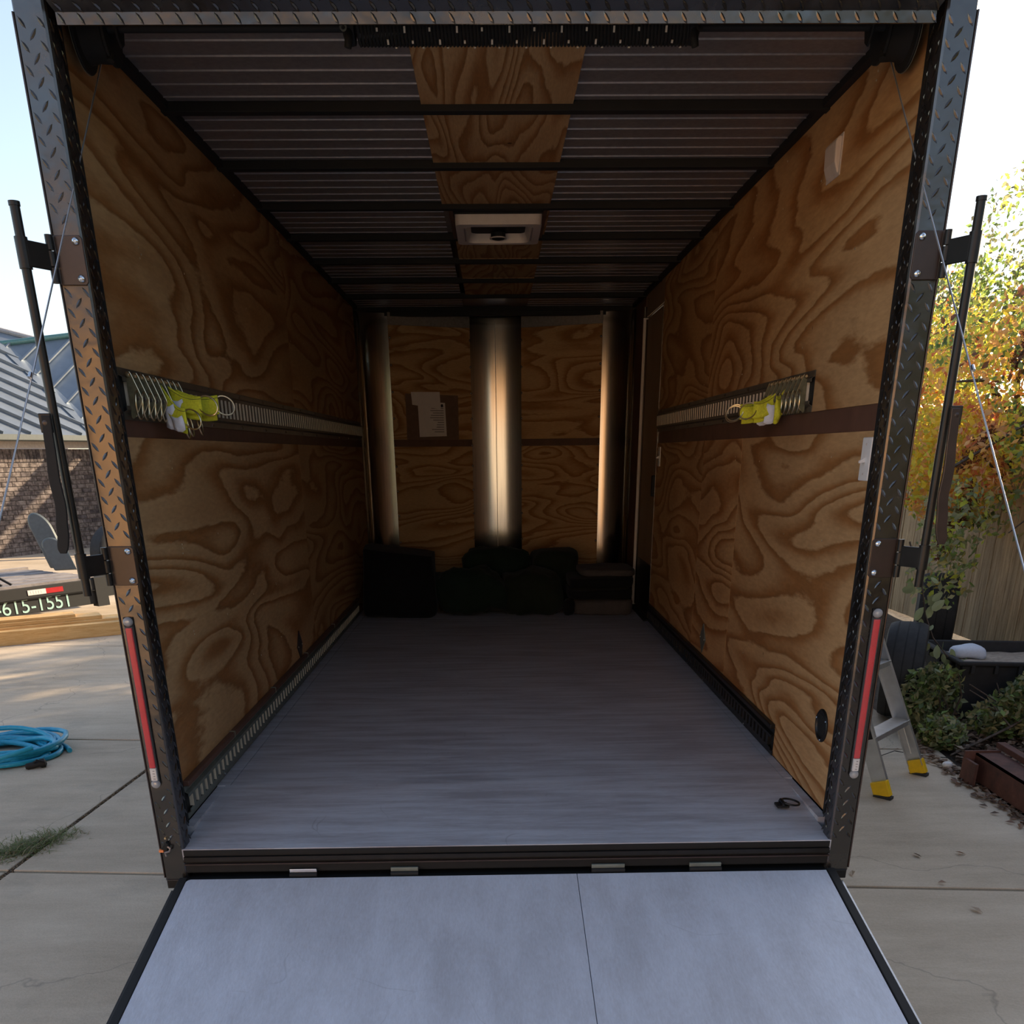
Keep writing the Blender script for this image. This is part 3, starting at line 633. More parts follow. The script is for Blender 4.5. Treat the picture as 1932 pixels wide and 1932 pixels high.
# --- cable drums and the steel ramp cables
for s in (-1, 1):
    T = thing('cable_drum', 'black cable drum in the upper %s corner behind the header' % ('left' if s < 0 else 'right'), 'drum', (s*.955, .13, 1.93))
    mb = MB(); mb.lathe((s*.995, .13, 2.0), (-s,0,0), [(.076, 0), (.078, .003), (.076, .006), (.060, .010), (.056, .03), (.058, .062), (.064, .066), (.064, .072), (.02, .074)], 28); obj('drum', mb, m_blackm, T, smooth=40)
    mb = MB(); mb.lathe((s*.9965, .13, 2.0), (-s,0,0), [(.0775, 0), (.079, .001), (.0775, .002)], 28, caps=False); obj('rim', mb, m_track_gr, T, smooth=50)
    obj('set_screw', MB().cyl((s*.925, .105, 1.952), (s*.925, .10, 1.938), .008, 8), m_blackm, T)
    obj('warning_label' if s < 0 else 'side_plate', MB().box(min(s*.895, s*.915), max(s*.895, s*.915), .10, .17, 2.035, 2.04), m_white_dim if s < 0 else m_blackm, T)
    C = thing('steel_cable', 'thin steel cable from the upper %s corner down to the ramp' % ('left' if s < 0 else 'right'), 'cable', (s*1.0, -1, 0))
    a = V((s*.985, .205, 1.965)); b = V((s*1.003, -2.12, -.475)); mid = [a.lerp(b, k/14) for k in range(15)]
    mid = [p + V((0, 0, -.012*sin(pi*i/14))) for i, p in enumerate(mid)]
    obj('wire', MB().tube(mid, .0021, 6), m_cable, C, smooth=60)
    obj('cable_stop', MB().cyl(a.lerp(b, .30), a.lerp(b, .304), .004, 8), m_zinc, C)
    obj('end_eye', MB().tube([b + V((0, .02*cos(q), .02*sin(q)+.012)) for q in [2*pi*k/10 for k in range(10)]], .003, 6, closed=True), m_zinc, C)

# --- roof vent
T = thing('roof_vent', 'square white plastic roof vent with a dark screen on the ceiling', 'vent', (.01, 2.31, 1.985))
vx0, vx1, vy0, vy1 = -.185, .205, 2.10, 2.53
def rr(x0, x1, y0, y1, r, z, n=5):
    out = []
    for cx, cy, a0 in ((x1-r, y1-r, 0), (x0+r, y1-r, 90), (x0+r, y0+r, 180), (x1-r, y0+r, 270)):
        for k in range(n+1): a = radians(a0 + 90*k/n); out.append((cx + r*cos(a), cy + r*sin(a), z))
    return out
def ringm(a, b):
    n = len(a); return MB().add(a + b, [(i, (i+1)%n, n+(i+1)%n, n+i) for i in range(n)])
o1, o2, i1, i2 = rr(vx0, vx1, vy0, vy1, .03, 2.045), rr(vx0+.004, vx1-.004, vy0+.004, vy1-.004, .03, 1.998), rr(vx0+.05, vx1-.05, vy0+.045, vy1-.045, .035, 1.997), rr(vx0+.068, vx1-.068, vy0+.07, vy1-.05, .03, 2.035)
n = len(o1); mb = MB().add(o1 + o2 + i1 + i2, [(r_*n+i, r_*n+(i+1)%n, (r_+1)*n+(i+1)%n, (r_+1)*n+i) for r_ in range(3) for i in range(n)]); obj('frame', mb, m_white_dim, T, smooth=40)
obj('screen', MB().prism(i2, (0, 0, .003)), m_blackm, T)
mb = MB()
for x in (vx0 + .042, vx1 - .042): mb.box(x - .003, x + .003, vy0 + .06, vy1 - .10, 1.9945, 1.998)
obj('slots', mb, m_ink, T, kind='stuff')
mb = MB(); mb.lathe((.01, 2.44, 2.03), (0,0,-1), [(.035, 0), (.035, .018), (.028, .026), (.012, .03)], 18); obj('crank_knob', mb, m_blackm, T, smooth=50)
mb = MB(); mb.tube([(.01 + .037*cos(a), 2.44 + .037*sin(a), 2.008) for a in [2*pi*k/18 for k in range(18)]], .003, 6, closed=True); obj('knob_ring', mb, m_white_dim, T, smooth=60)
W_ = thing('vent_frame_board', 'dark timber framing boards around the white roof vent', 'board', (.01, 2.05, 2.03))
obj('side_board', MB().box(-.205, -.187, 2.0, 2.56, 2.03, 2.056), m_hard, W_); obj('side_board', MB().box(.207, .222, 2.0, 2.56, 2.03, 2.056), m_hard, W_); obj('end_board', MB().box(-.187, .207, 2.075, 2.095, 2.035, 2.056), m_blackm, W_)

# --- tie-off fittings clipped in the two upper tracks
def fitting(s, y, zt, name='track_fitting'):
    x = s*(HW - .012)
    T = thing(name, None, 'hook', (x, y, zt - .12))
    o = [(0, 0), (.004, .010), (.010, .011), (.014, .004), (.032, -.045), (.034, -.055), (.030, -.066), (.012, -.098), (.004, -.104), (0, -.10)]
    obj('plate', MB().prism([(x - s*d, y - .0015, zt + z) for d, z in o], (0, .003, 0)), m_fit_dark, T, smooth=30)
    obj('plate_edge', MB().tube([(x - s*(d + .0004), y, zt + z) for d, z in o[2:8]], .0012, 5), m_gold, T, smooth=50)
    mb = MB(); mb.lathe((x - s*.006, y + .010, zt + .004), (0,-1,0), [(.0065, 0), (.0075, .008), (.0075, .014), (.004, .018)], 10); obj('spring_tab', mb, m_gold, T, smooth=50)
    mb = MB(); mb.lathe((x - s*.024, y - .0018, zt - .053), (0,-1,0), [(.0055, 0), (.0035, .0012)], 10); obj('eyelet', mb, m_track_dk, T)
    tilt = ((y*977) % 1 - .5)*.35; pts = []
    for k in range(20):
        a = 2*pi*k/20; yy = .024*sin(a); zz = -.034*cos(a) - .040; pts.append((x - s*(.026 + tilt*zz*.5), y + yy*.95 - .004, zt - .050 + zz + .02))
    obj('ring', MB().tube(pts, .0026, 6, closed=True), m_gold, T, smooth=60)
    return T
ordl = ['nearest the rear post', 'second from the rear post', 'third from the rear post', 'fourth from the rear post', 'fifth, just above a lime strap', 'sixth, half hidden by a lime strap', 'seventh, half hidden by a lime strap', 'eighth, second from the bare slots', 'ninth, last before the bare slots']
for s, y0, zt, g in ((-1, .102, 1.268, 'rope rings in the left wall track'), (1, .678, 1.290, 'rope rings in the right wall track')):
    base = None
    for k in range(9):
        lab = 'yellow zinc rope ring in the %s wall track, %s' % ('left' if s < 0 else 'right', ordl[k] if s < 0 else ordl[k].replace('rear post', 'track end'))
        y = y0 + .0508*k
        if base is None: base = fitting(s, y, zt); base['label'] = lab; base['group'] = g
        else: dup(base, (s*(HW-.012), y, zt - .12), lab, g)

# --- lime straps with rings and cloth labels hanging from the fittings
def strap(s, y, zt, reach, drop, w, yaw, label, ring=1, tagn=1, sag=.012):
    x = s*(HW - .03); T = thing('lime_strap', label, 'strap', (x, y, zt - .1), 'lime straps on the %s wall track' % ('left' if s < 0 else 'right'))
    d = V((-s*cos(yaw), -sin(yaw), 0)); 
    def P(u, v): 
        return V((x, y, zt)) + d*(reach*u) + V((0, 0, -drop*u - w*v - sag*sin(pi*u))) + V((0, .006*sin(u*5 + v*3), 0)) + V((0, -.012*v*u, 0))
    mb = MB().grid(lambda i, j: P(i/10, j/5), 10, 5); o = obj('webbing', mb, m_lime, T, smooth=60); q = o.modifiers.new('solid', 'SOLIDIFY'); q.thickness = .0035
    mb = MB().grid(lambda i, j: P(i/10*.9, j/5*.9) + V((0, .016, -.02)), 10, 5); o = obj('webbing_fold', mb, m_lime, T, smooth=60); q = o.modifiers.new('solid', 'SOLIDIFY'); q.thickness = .0035
    st = MB().tube([P(i/10, .14) + V((0, -.004, 0)) for i in range(11)], .0007, 4); obj('stitching', st, m_track_dk, T)
    for r_ in range(ring):
        c = P(1, .55) + d*.018 + V((0, .014*r_, -.004*r_)); pts = []
        for k in range(22):
            a = 2*pi*k/22; pts.append(c + d*(.030*cos(a)) + V((0, .004*sin(a), .026*sin(a) - .006*cos(a))))
        obj('ring', MB().tube(pts, .0024, 6, closed=True), m_gold, T, smooth=60)
    for k in range(tagn):
        c = P(.22 + .38*k, .55); L = .062 if k == 0 else .038
        mb = MB().grid(lambda i, j: c + V((0, -.010, 0)) + d*(.020*(i - 1.5)/1.5 + .008*j/4) + V((0, .004*sin(i*2.1 + j), -L*j/4 + .004*cos(i*2))), 3, 4)
        o = obj('cloth_label', mb, m_tagw, T, smooth=60); q = o.modifiers.new('solid', 'SOLIDIFY'); q.thickness = .001
    return T
strap(-1, .325, 1.262, .075, .065, .052, .35, 'lime strap in the left wall track sagging lowest, white label below it', ring=1, tagn=2, sag=.02)
strap(-1, .385, 1.262, .10, .03, .045, .15, 'middle lime strap in the left wall track, half folded under its neighbour', ring=1, tagn=1)
strap(-1, .455, 1.258, .125, .018, .052, .0, 'lime strap in the left wall track reaching farthest out with a large ring', ring=1, tagn=0)
strap(1, .86, 1.268, .03, .02, .075, .0, 'short lime strap hanging flat by the rings of the right wall track', ring=0, tagn=0)
strap(1, .93, 1.268, .085, .035, .055, -.25, 'lime strap in the right wall track with a white label in front', ring=1, tagn=1)
strap(1, 1.0, 1.262, .115, .035, .050, -.1, 'lime strap in the right wall track reaching out to two rings', ring=2, tagn=1)
# rings dangling below the left straps
for k, (yy, dz) in enumerate(((.36, 1.155), (.40, 1.16), (.50, 1.165))):
    T = thing('loose_ring', ('dangling gold ring below the left lime straps, lowest of three', 'dangling gold ring below the left lime straps, middle of three', 'dangling gold ring below the left lime straps, nearest the bare slots')[k], 'ring', (-.95, yy, dz), 'gold rings below the left straps')
    pts = [(-.945 - .006*cos(a), yy + .02*sin(a), dz + .034*cos(a)) for a in [2*pi*q/20 for q in range(20)]]
    obj('ring_wire', MB().tube(pts, .0026, 6, closed=True), m_gold, T, smooth=60); obj('link', MB().cyl((-.957, yy, dz + .033), (-.985, yy + .01, dz + .075), .002, 6), m_gold, T)

# --- wall fittings
def switch(x, y, z, lab):
    T = thing('light_switch', lab, 'switch', (x, y, z))
    obj('switch_plate', MB().box(x - .006, x, y - .034, y + .034, z, z + .113), m_white, T, bevel=.003)
    mb = MB(); mb.prism([(x - .006, y - .005, z + .048), (x - .006, y - .005, z + .062), (x - .022, y - .005, z + .052), (x - .021, y - .005, z + .046)], (0, .010, 0)); obj('toggle', mb, m_white, T, bevel=.001)
    for q in (.018, .095): obj('screw', MB().cyl((x - .0065, y, z + q), (x - .0075, y, z + q), .003, 8), m_white_dim, T)
switch(HW, .102, .990, 'white light switch on the right wall close to the rear post')
switch(HW, 3.545, .985, 'white light switch on the right wall beside the side door')
T = thing('vent_hood', 'small white plastic vent hood high on the right wall', 'vent', (HW, .675, 1.83))
mb = MB(); mb.prism([(HW, .622, 1.925), (HW - .010, .622, 1.926), (HW - .020, .622, 1.915), (HW - .018, .622, 1.862), (HW - .008, .622, 1.835), (HW, .622, 1.832)], (0, .10, 0)); obj('hood', mb, m_white_dim, T, bevel=.006)
obj('rim', MB().box(HW - .004, HW, .612, .732, 1.826, 1.932), m_white_dim, T, bevel=.002)
T = thing('round_port', 'round black recessed port low on the right wall beside the rear post', 'port', (HW, .178, .20))
mb = MB(); mb.lathe((HW, .178, .254), (-1,0,0), [(.0535, 0), (.0535, .003), (.050, .006), (.043, .006), (.040, .001), (.002, .0008)], 32); obj('flange', mb, m_black, T, smooth=30)
obj('port_plug', MB().lathe((HW - .001, .178, .254), (-1,0,0), [(.036, 0), (.034, .0025), (.010, .003)], 24), m_blackm, T, smooth=30)
for a in (20, 150, 260): mb = MB(); mb.lathe((HW - .006, .178 + .0465*cos(radians(a)), .254 + .0465*sin(radians(a))), (-1,0,0), [(.0035, 0), (.003, .0015), (.001, .002)], 8); obj('screw', mb, m_zinc, T, smooth=40)
for s, y, z, lab in ((-1, 1.965, .187, 'dark diamond shaped plate low on the left wall'), (1, 1.962, .20, 'dark diamond shaped plate low on the right wall')):
    T = thing('diamond_plate', lab, 'plate', (s*HW, y, z - .06)); X = s*HW
    obj('plate', MB().prism([(X, y - .062, z), (X, y, z + .074), (X, y + .062, z), (X, y, z - .074)], (-s*.005, 0, 0)), m_brown_metal if s < 0 else m_track_gr, T, bevel=.001)
    for yy in (-.045, .045): mb = MB(); mb.lathe((X - s*.005, y + yy, z), (-s,0,0), [(.004, 0), (.003, .002)], 8); obj('screw', mb, m_gold, T)
T = thing('floor_ring', 'black recessed tie-down ring lying on the floor by the right post', 'ring', (.92, .14, 0))
obj('base_plate', MB().box(.885, .925, .115, .155, -.006, 0.002), m_blackm, T, bevel=.002)
obj('saddle', MB().tube([(.905, .112, .002), (.905, .118, .010), (.905, .152, .010), (.905, .158, .002)], .006, 8), m_black, T, smooth=50)
obj('ring', MB().tube([(.932 + .029*cos(a), .135 + .030*sin(a), .004 + .008*(1-cos(a))*.5) for a in [2*pi*k/22 for k in range(22)]], .0035, 7, closed=True), m_black, T, smooth=60)
T = thing('latch_stub', 'small latch bolt with an orange reflector low on the left post', 'latch', (-1.036, YF, -.04))
obj('bolt_head', MB().cyl((-1.031, YF, .014), (-1.031, YF - .008, .014), .0032, 8), m_gold, T, smooth=40)
obj('stub', MB().prism([(-1.048, YF, -.018), (-1.030, YF, .004), (-1.022, YF, -.004), (-1.030, YF, -.026)], (0, -.014, 0)), m_blackm, T, bevel=.002)
obj('hook', MB().tube([(-1.028, YF - .010, -.010), (-1.018, YF - .014, -.016), (-1.022, YF - .014, -.026), (-1.036, YF - .012, -.030), (-1.034, YF - .012, -.042)], .0035, 7), m_galv, T, smooth=50)
obj('reflector', MB().box(-1.0545, -1.041, YF - .012, YF, -.030, -.022), m_orange, T)

# --- clipboard with papers on the left front panel
A_, B_ = V((-0.79, 4.975, 0)), V((-0.19, 5.205, 0)); dd = (B_ - A_).normalized(); nf = V((dd.y, -dd.x, 0))
def wp(u, z, off): 
    p = A_ + dd*u + nf*(off + .004 - .004); return V((p.x, p.y, z))
def sheet(pts, off, th): 
    return MB().prism([wp(u, z, off) for u, z in pts], nf*th)
T = thing('clipboard', 'brown clipboard with a printed sheet on the left front plywood', 'clipboard', wp(.2, 1.18, .002))
obj('backing_board', sheet([(.105, 1.172), (.525, 1.168), (.527, 1.482), (.105, 1.492)], .001, .004), m_card, T)
obj('printed_sheet', sheet([(.205, 1.19), (.425, 1.196), (.418, 1.43), (.200, 1.44)], .0055, .001), m_paper, T)
mb = MB(); r3 = random.Random(4)
for k in range(12):
    z = 1.405 - k*.0165; l = .24 + (.06 if k in (0,) else r3.uniform(.05, .12)); mb.prism([wp(u, zz, .0067) for u, zz in ((l, z), (.405, z), (.405, z + .007), (l, z + .007))], nf*.0003)
obj('printed_lines', mb, m_ink, T)
obj('folded_sheet', sheet([(.148, 1.502), (.376, 1.505), (.382, 1.385), (.155, 1.415)], .010, .001), m_paper, T)
obj('clip', sheet([(.385, 1.40), (.400, 1.40), (.400, 1.42), (.385, 1.42)], .007, .004), m_blackm, T)

# --- blankets and padding heaped against the front wall
def lump(name, c, sx, sy, sz, mat, T=None, amp=.02, fr=6, e=.35, seed=0, top=None, n=28, shear=0, lean=0, **k):
    """soft rounded block: superellipsoid with folds, flattened on the floor"""
    mb = MB(); vs = []; nv = n // 2
    for j in range(nv + 1):
        ph = -pi/2 + pi*j/nv
        for i in range(n):
            th = 2*pi*i/n
            f = lambda a, q: (1 if a >= 0 else -1)*abs(a)**q
            x = f(cos(ph), e)*f(cos(th), e); y = f(cos(ph), e)*f(sin(th), e); z = f(sin(ph), e)
            p = V((x*sx/2, y*sy/2, z*sz/2 + sz/2)); d = noise.noise(V((p.x*fr, p.y*fr, p.z*fr)) + V((seed*7.3, seed, 2))) + .5*noise.noise(V((p.x*fr*2.3, p.y*fr*2.3, p.z*fr*2.3)) + V((seed, 4, 1)))
            r_ = V((x, y, z)); p += r_*(amp*d); p.x += shear*(p.z) + lean*p.z*p.x
            if top: p.z = min(p.z, top(p.x) + .01*d)
            p.z = max(p.z, 0); vs.append(V(c) + p)
    fs = [(j*n+i, j*n+(i+1)%n, (j+1)*n+(i+1)%n, (j+1)*n+i) for j in range(nv) for i in range(n)]
    mb.add(vs, fs); return obj(name, mb, mat, T, smooth=180, **k)
lump('padded_bag', (-.705, 4.10, 0), .53, .50, .54, m_cl_black, amp=.018, e=.22, seed=1, top=lambda x: .475 - .13*(x + .22), shear=0, lean=-.18, label='bulky black padded bag filling the left front corner', cat='bag')
lump('moving_blanket', (-.215, 4.08, 0), .55, .36, .31, m_cl_green, amp=.05, fr=7, e=.55, seed=3, label='crumpled dark green blanket beside the black padded bag', cat='blanket', group='green blankets heaped at the front')
lump('moving_blanket', (-.02, 4.46, 0), .50, .36, .42, m_cl_green, amp=.05, fr=6, e=.6, seed=5, label='dark green blanket peaking highest in the middle of the heap', cat='blanket', group='green blankets heaped at the front')
lump('moving_blanket', (.24, 4.08, 0), .42, .38, .29, m_cl_green2, amp=.035, fr=7, e=.45, seed=8, label='olive black blanket at the right end of the heap, on the floor', cat='blanket', group='green blankets heaped at the front')
lump('moving_blanket', (.38, 4.47, 0), .36, .36, .40, m_cl_green2, amp=.025, fr=6, e=.35, seed=9, shear=.12, label='olive black blanket leaning up behind the right end of the heap', cat='blanket', group='green blankets heaped at the front')
for k, (z, h, m, sx, cx, lab) in enumerate(((0.0, .108, m_cl_grey, .43, .735, 'grey folded felt pad at the bottom of the right stack'), (.113, .066, m_cl_black, .46, .715, 'black folded pad just above the grey bottom pad'), (.186, .075, m_cl_black, .46, .72, 'black folded pad under the thin grey top pad'), (.268, .05, m_cl_grey, .40, .765, 'thin grey folded pad on top of the right stack'))):
    lump('folded_pad', (cx, 4.12, z), sx, .46, h, m, amp=.010, fr=7, e=.3, seed=20 + k, label=lab, cat='pad', group='folded pads stacked by the side door')
lump('crumpled_cloth', (.505, 3.99, 0), .10, .14, .11, m_cl_black, amp=.03, e=.7, seed=31, n=18, label='small black cloth scrap between the heap and the pad stack', cat='cloth')

# ================================================================== THE YARD, LEFT SIDE
# --- brick house with a standing-seam roof
G1, G2, Q1, RR_, RL2 = V((-9.714, 9.997, 1.428)), V((-7.29, 15.705, 1.428)), V((-9.31, 17.0, 3.032)), V((-7.119, 18.5, 3.468)), V((-9.947, 17.0, 3.081))
eu = (G2 - G1).normalized(); ev = V((eu.y, -eu.x, 0))            # along the eave, outward (towards the trailer)
H_ = thing('house', 'brick house with a dark metal roof behind the flatbed trailer', 'house', (-9, 14, GZ))
wo_ = G1 - ev*.38; wo_.z = GZ - .3; we = G2 + eu*1.5 - ev*.38
def hw(a, z, off=0.0): p = G1 + eu*a - ev*(.38 - off); return V((p.x, p.y, z))
LW = (G2 - G1).length + 3.5
mb = MB(); mb.prism([hw(-3, GZ - .3), hw(LW, GZ - .3), hw(LW, GZ - .3, -.3), hw(-3, GZ - .3, -.3)], (0, 0, 1.93)); obj('wall', mb, m_mortar, H_)
bm = MB().obox((0,0,0), (1,0,0), (0,1,0), (0,0,1), .206, .03, .066); bme = mesh_of('brick', bm, m_brick, (0,0,0))
bms = MB().obox((0,0,0), (1,0,0), (0,1,0), (0,0,1), .066, .03, .206); bmse = mesh_of('brick_soldier', bms, m_brick, (0,0,0))
ang = math.atan2(eu.y, eu.x); cnt = 0; rest = MB(); rb = random.Random(8)
for a in range(-30, 130):                                        # soldier course under the frieze
    aa = a*.076; p = hw(aa, 1.10, .008 + rb.uniform(-.002, .003))
    if 2.9 < aa < 6.6 and cnt < 48: inst('brick', bmse, p, H_, (0, 0, ang)); cnt += 1
    elif -2 < aa < LW - .1: rest.obox(p, eu, ev, UP, .066, .03, .206)
for k in range(27):
    z = .95 - k*.076
    for a in range(-12, 45):
        aa = a*.216 + (.108 if k % 2 else 0); p = hw(aa, z, .008 + rb.uniform(-.003, .003))
        if cnt < 296 and 3.2 < aa < 6.3 and z > -.35: inst('brick', bme, p, H_, (0, 0, ang)); cnt += 1
        elif -2.3 < aa < LW - .1: rest.obox(p, eu, ev, UP, .206, .03, .066)
obj('brickwork', rest, m_brick, H_, kind='stuff')
def strip(name, a0, a1, z0, z1, o0, o1, mat):
    mb = MB(); mb.prism([hw(a0, z0, o0), hw(a1, z0, o0), hw(a1, z0, o1), hw(a0, z0, o1)], (0, 0, z1 - z0)); return obj(name, mb, mat, H_)
strip('frieze_board', -3, LW, 1.215, 1.325, .0, .03, m_fascia); strip('soffit', -3, LW, 1.325, 1.34, .0, .40, m_gutter); strip('gutter', -3, LW, 1.34, 1.425, .36, .47, m_gutter)
def plane_poly(name, pts, mat, ribdir, sp, rh, par, phase=0, rw=.03):
    pts = [V(p) for p in pts]; n = (pts[1]-pts[0]).cross(pts[2]-pts[0]).normalized(); n = n if n.z > 0 else -n
    obj(name, MB().prism(pts, n*-.04), mat, par)
    d = V(ribdir); d = (d - n*d.dot(n)).normalized(); c = n.cross(d).normalized(); o = pts[0]
    q = [((p-o).dot(c), (p-o).dot(d)) for p in pts]; lo, hi = min(a for a, b in q), max(a for a, b in q); k = lo + sp*(.5 + phase); i = 0
    while k < hi:
        xs = []
        for j in range(len(q)):
            (a0, b0), (a1, b1) = q[j], q[(j+1) % len(q)]
            if (a0 - k)*(a1 - k) < 0: xs.append(b0 + (b1-b0)*(k-a0)/(a1-a0))
        if len(xs) == 2 and abs(xs[1]-xs[0]) > .05:
            A = o + c*k + d*min(xs); B = o + c*k + d*max(xs); mb = MB(); mb.obox((A+B)/2 + n*rh/2, d, c, n, (B-A).length, rw, rh); obj('roof_rib', mb, mat, par)
        k += sp; i += 1
ext = G1 - G2
plane_poly('roof_plane', [G2, Q1, Q1 + ext, G1 + ext*.0], m_roof, (.29, .123, -.148), .42, .05, H_)
nxt = RR_ - Q1
E2 = G2 + V((.922, .387, 0))*5.6
mb = MB(); wa, wb = G2 + V((-.3, .5, 0)), E2 + V((-.3, .3, 0)); mb.prism([(wa.x, wa.y, GZ - .3), (wb.x, wb.y, GZ - .3), (wb.x - .12, wb.y + .28, GZ - .3), (wa.x - .12, wa.y + .28, GZ - .3)], (0, 0, 2.25)); obj('wing_wall', mb, m_mortar, H_)
wd_ = (wb - wa).normalized(); wl_ = (wb - wa).length; mb = MB(); wn = V((wd_.y, -wd_.x, 0)); k = 0; z = GZ - .2
while z < 1.36:
    a = -.0 if k % 2 else .108
    while a < wl_ - .1: mb.obox((wa.x + wd_.x*a + wn.x*.01, wa.y + wd_.y*a + wn.y*.01, z), wd_, wn, UP, .206, .03, .066); a += .216
    z += .076; k += 1
obj('brickwork', mb, m_brick, H_, kind='stuff')
plane_poly('roof_plane', [G2, Q1, Q1 + nxt*2.4, E2], m_roof, (.12, .39, .25), .40, .05, H_, .3)
mb = MB().tube([Q1 + V((-2.2, .1, -.02)), Q1 + V((0, 0, .02)), Q1 + nxt*2.4 + V((0, 0, .02))], .055, 8); obj('ridge_cap', mb, m_ridge, H_, smooth=50)
mb = MB(); mb.beam(G2 + V((0,0,.03)), Q1 + V((0,0,.03)), .34, .03); obj('valley_flashing', mb, m_roof, H_)
up1 = G1.lerp(Q1 + ext, .42) + V((0, 0, .12)); up2 = G2.lerp(Q1, .30) + V((.0, -.6, .12))
F_ = thing('house', 'second brick house roof, only its ridge showing above the nearer roof', 'house', (-13, 22, GZ))
mb = MB(); mb.prism([(-16, 20.5, 3.0), (-16, 22.0, 4.9), (-10.9, 22.6, 3.62), (-10.2, 21.5, 2.9)], (0.3, 1.2, -.4)); obj('roof_plane', mb, m_roof, F_)
mb = MB(); mb.prism([(-16, 20.8, -.6), (-10.5, 21.8, -.6), (-10.5, 21.8, 2.9), (-16, 20.8, 3.0)], (0.1, .3, 0)); obj('wall', mb, m_fascia, F_)
obj('ridge_cap', MB().tube([(-16, 22.0, 4.93), (-10.9, 22.6, 3.65)], .06, 8), m_fascia, F_)

# --- flatbed trailer with the telephone number on its beam
FA = V((-4.9, 6.6, 0)); fu = V((.555, .832, 0)).normalized(); fn = V((-fu.y, fu.x, 0))
FT = thing('flatbed_trailer', 'black flatbed trailer with a grey plank deck and a telephone number on its beam', 'trailer', (-5, 7, GZ))
def fp(a, b, z): p = FA + fu*a + fn*b; return V((p.x, p.y, z))
def fbox(mb, a0, a1, b0, b1, z0, z1): return mb.prism([fp(a0, b0, z0), fp(a1, b0, z0), fp(a1, b1, z0), fp(a0, b1, z0)], (0, 0, z1 - z0))
obj('side_beam', fbox(fbox(MB(), -1.6, 1.02, 0, .06, -.245, -.135), -1.6, 1.02, .012, .06, -.39, -.25), m_blackm, FT, bevel=.004)
obj('beam_flange', fbox(MB(), -1.6, 1.02, -.006, .03, -.252, -.245), m_black, FT)
obj('corner_post', fbox(MB(), 1.02, 1.16, -.01, .08, -.42, -.12), m_blackm, FT); obj('rear_frame', fbox(MB(), 1.1, 1.75, .02, .1, -.33, -.15), m_blackm, FT)
obj('corner_light', fbox(MB(), 1.3, 1.5, .012, .02, -.31, -.26), m_fascia, FT)
for k in range(7): obj('deck_plank', fbox(MB(), -1.6, 1.05, .03 + k*.185, .205 + k*.185, -.135, -.11 + .004*(k % 3)), m_deck, FT)
obj('far_beam', fbox(MB(), -1.6, 1.1, 1.33, 1.39, -.35, -.09), m_deck, FT)
fr = fu; 
obj('tape_white', fbox(MB(), .27, .465, -.004, 0.0, -.215, -.165), m_tape_w, FT); obj('tape_red', fbox(MB(), .466, .655, -.004, 0.0, -.215, -.165), m_tape_r, FT)
mb = MB()
for k in range(5): fbox(mb, .30 + k*.028, .315 + k*.028, -.005, -.004, -.205, -.175)
obj('tape_print', mb, m_tape_w, FT)
tc = bpy.data.curves.new('phone_text', 'FONT'); tc.body = '4-615-1551'; tc.size = .20; tc.extrude = .001; tc.space_character = 1.0
to = bpy.data.objects.new('phone_tmp', tc); COL.objects.link(to); bpy.context.view_layer.update()
tme = bpy.data.meshes.new_from_object(to.evaluated_get(bpy.context.evaluated_depsgraph_get())); bpy.data.objects.remove(to)
m_mint = plain('mint_lettering', (0.42, 0.66, 0.60), 0.5, 0, 0.05); tme.materials.clear(); tme.materials.append(m_mint)
tw = max(v.co.x for v in tme.vertices); to = bpy.data.objects.new('phone_number', tme); COL.objects.link(to); to.parent = FT
o_ = fp(.70 - tw, .010, -.378); to.rotation_euler = (pi/2, 0, math.atan2(fu.y, fu.x)); to.location = o_ - WL[FT.name]
W2 = obj('wheel_tyre', MB().lathe(fp(1.84, .62, .02), fn, [(.20, -.10), (.30, -.105), (.345, -.085), (.352, 0), (.345, .085), (.30, .105), (.20, .10)], 36), m_rubber, FT, smooth=35)
obj('wheel_rim', MB().lathe(fp(1.84, .62, .02), fn, [(.06, -.07), (.18, -.085), (.20, -.10), (.20, .10), (.06, .07)], 28), m_blackm, FT, smooth=35)
obj('fender', fbox(MB(), 1.2, 1.8, .25, .5, -.2, -.12), m_blackm, FT)
LR = thing('ramp_gate', 'dark steel bars of a folded ramp gate leaning on the flatbed deck', 'gate', fp(0, .1, -.11))
for a in (.02, .12): obj('bar', MB().beam(fp(a + .06, .10, -.105), fp(a - .55, .95, .55), .02, .02), m_blackm, LR)
obj('cross_bar', MB().beam(fp(-.50, .85, .47), fp(-.35, .85, .50), .02, .02), m_blackm, LR)
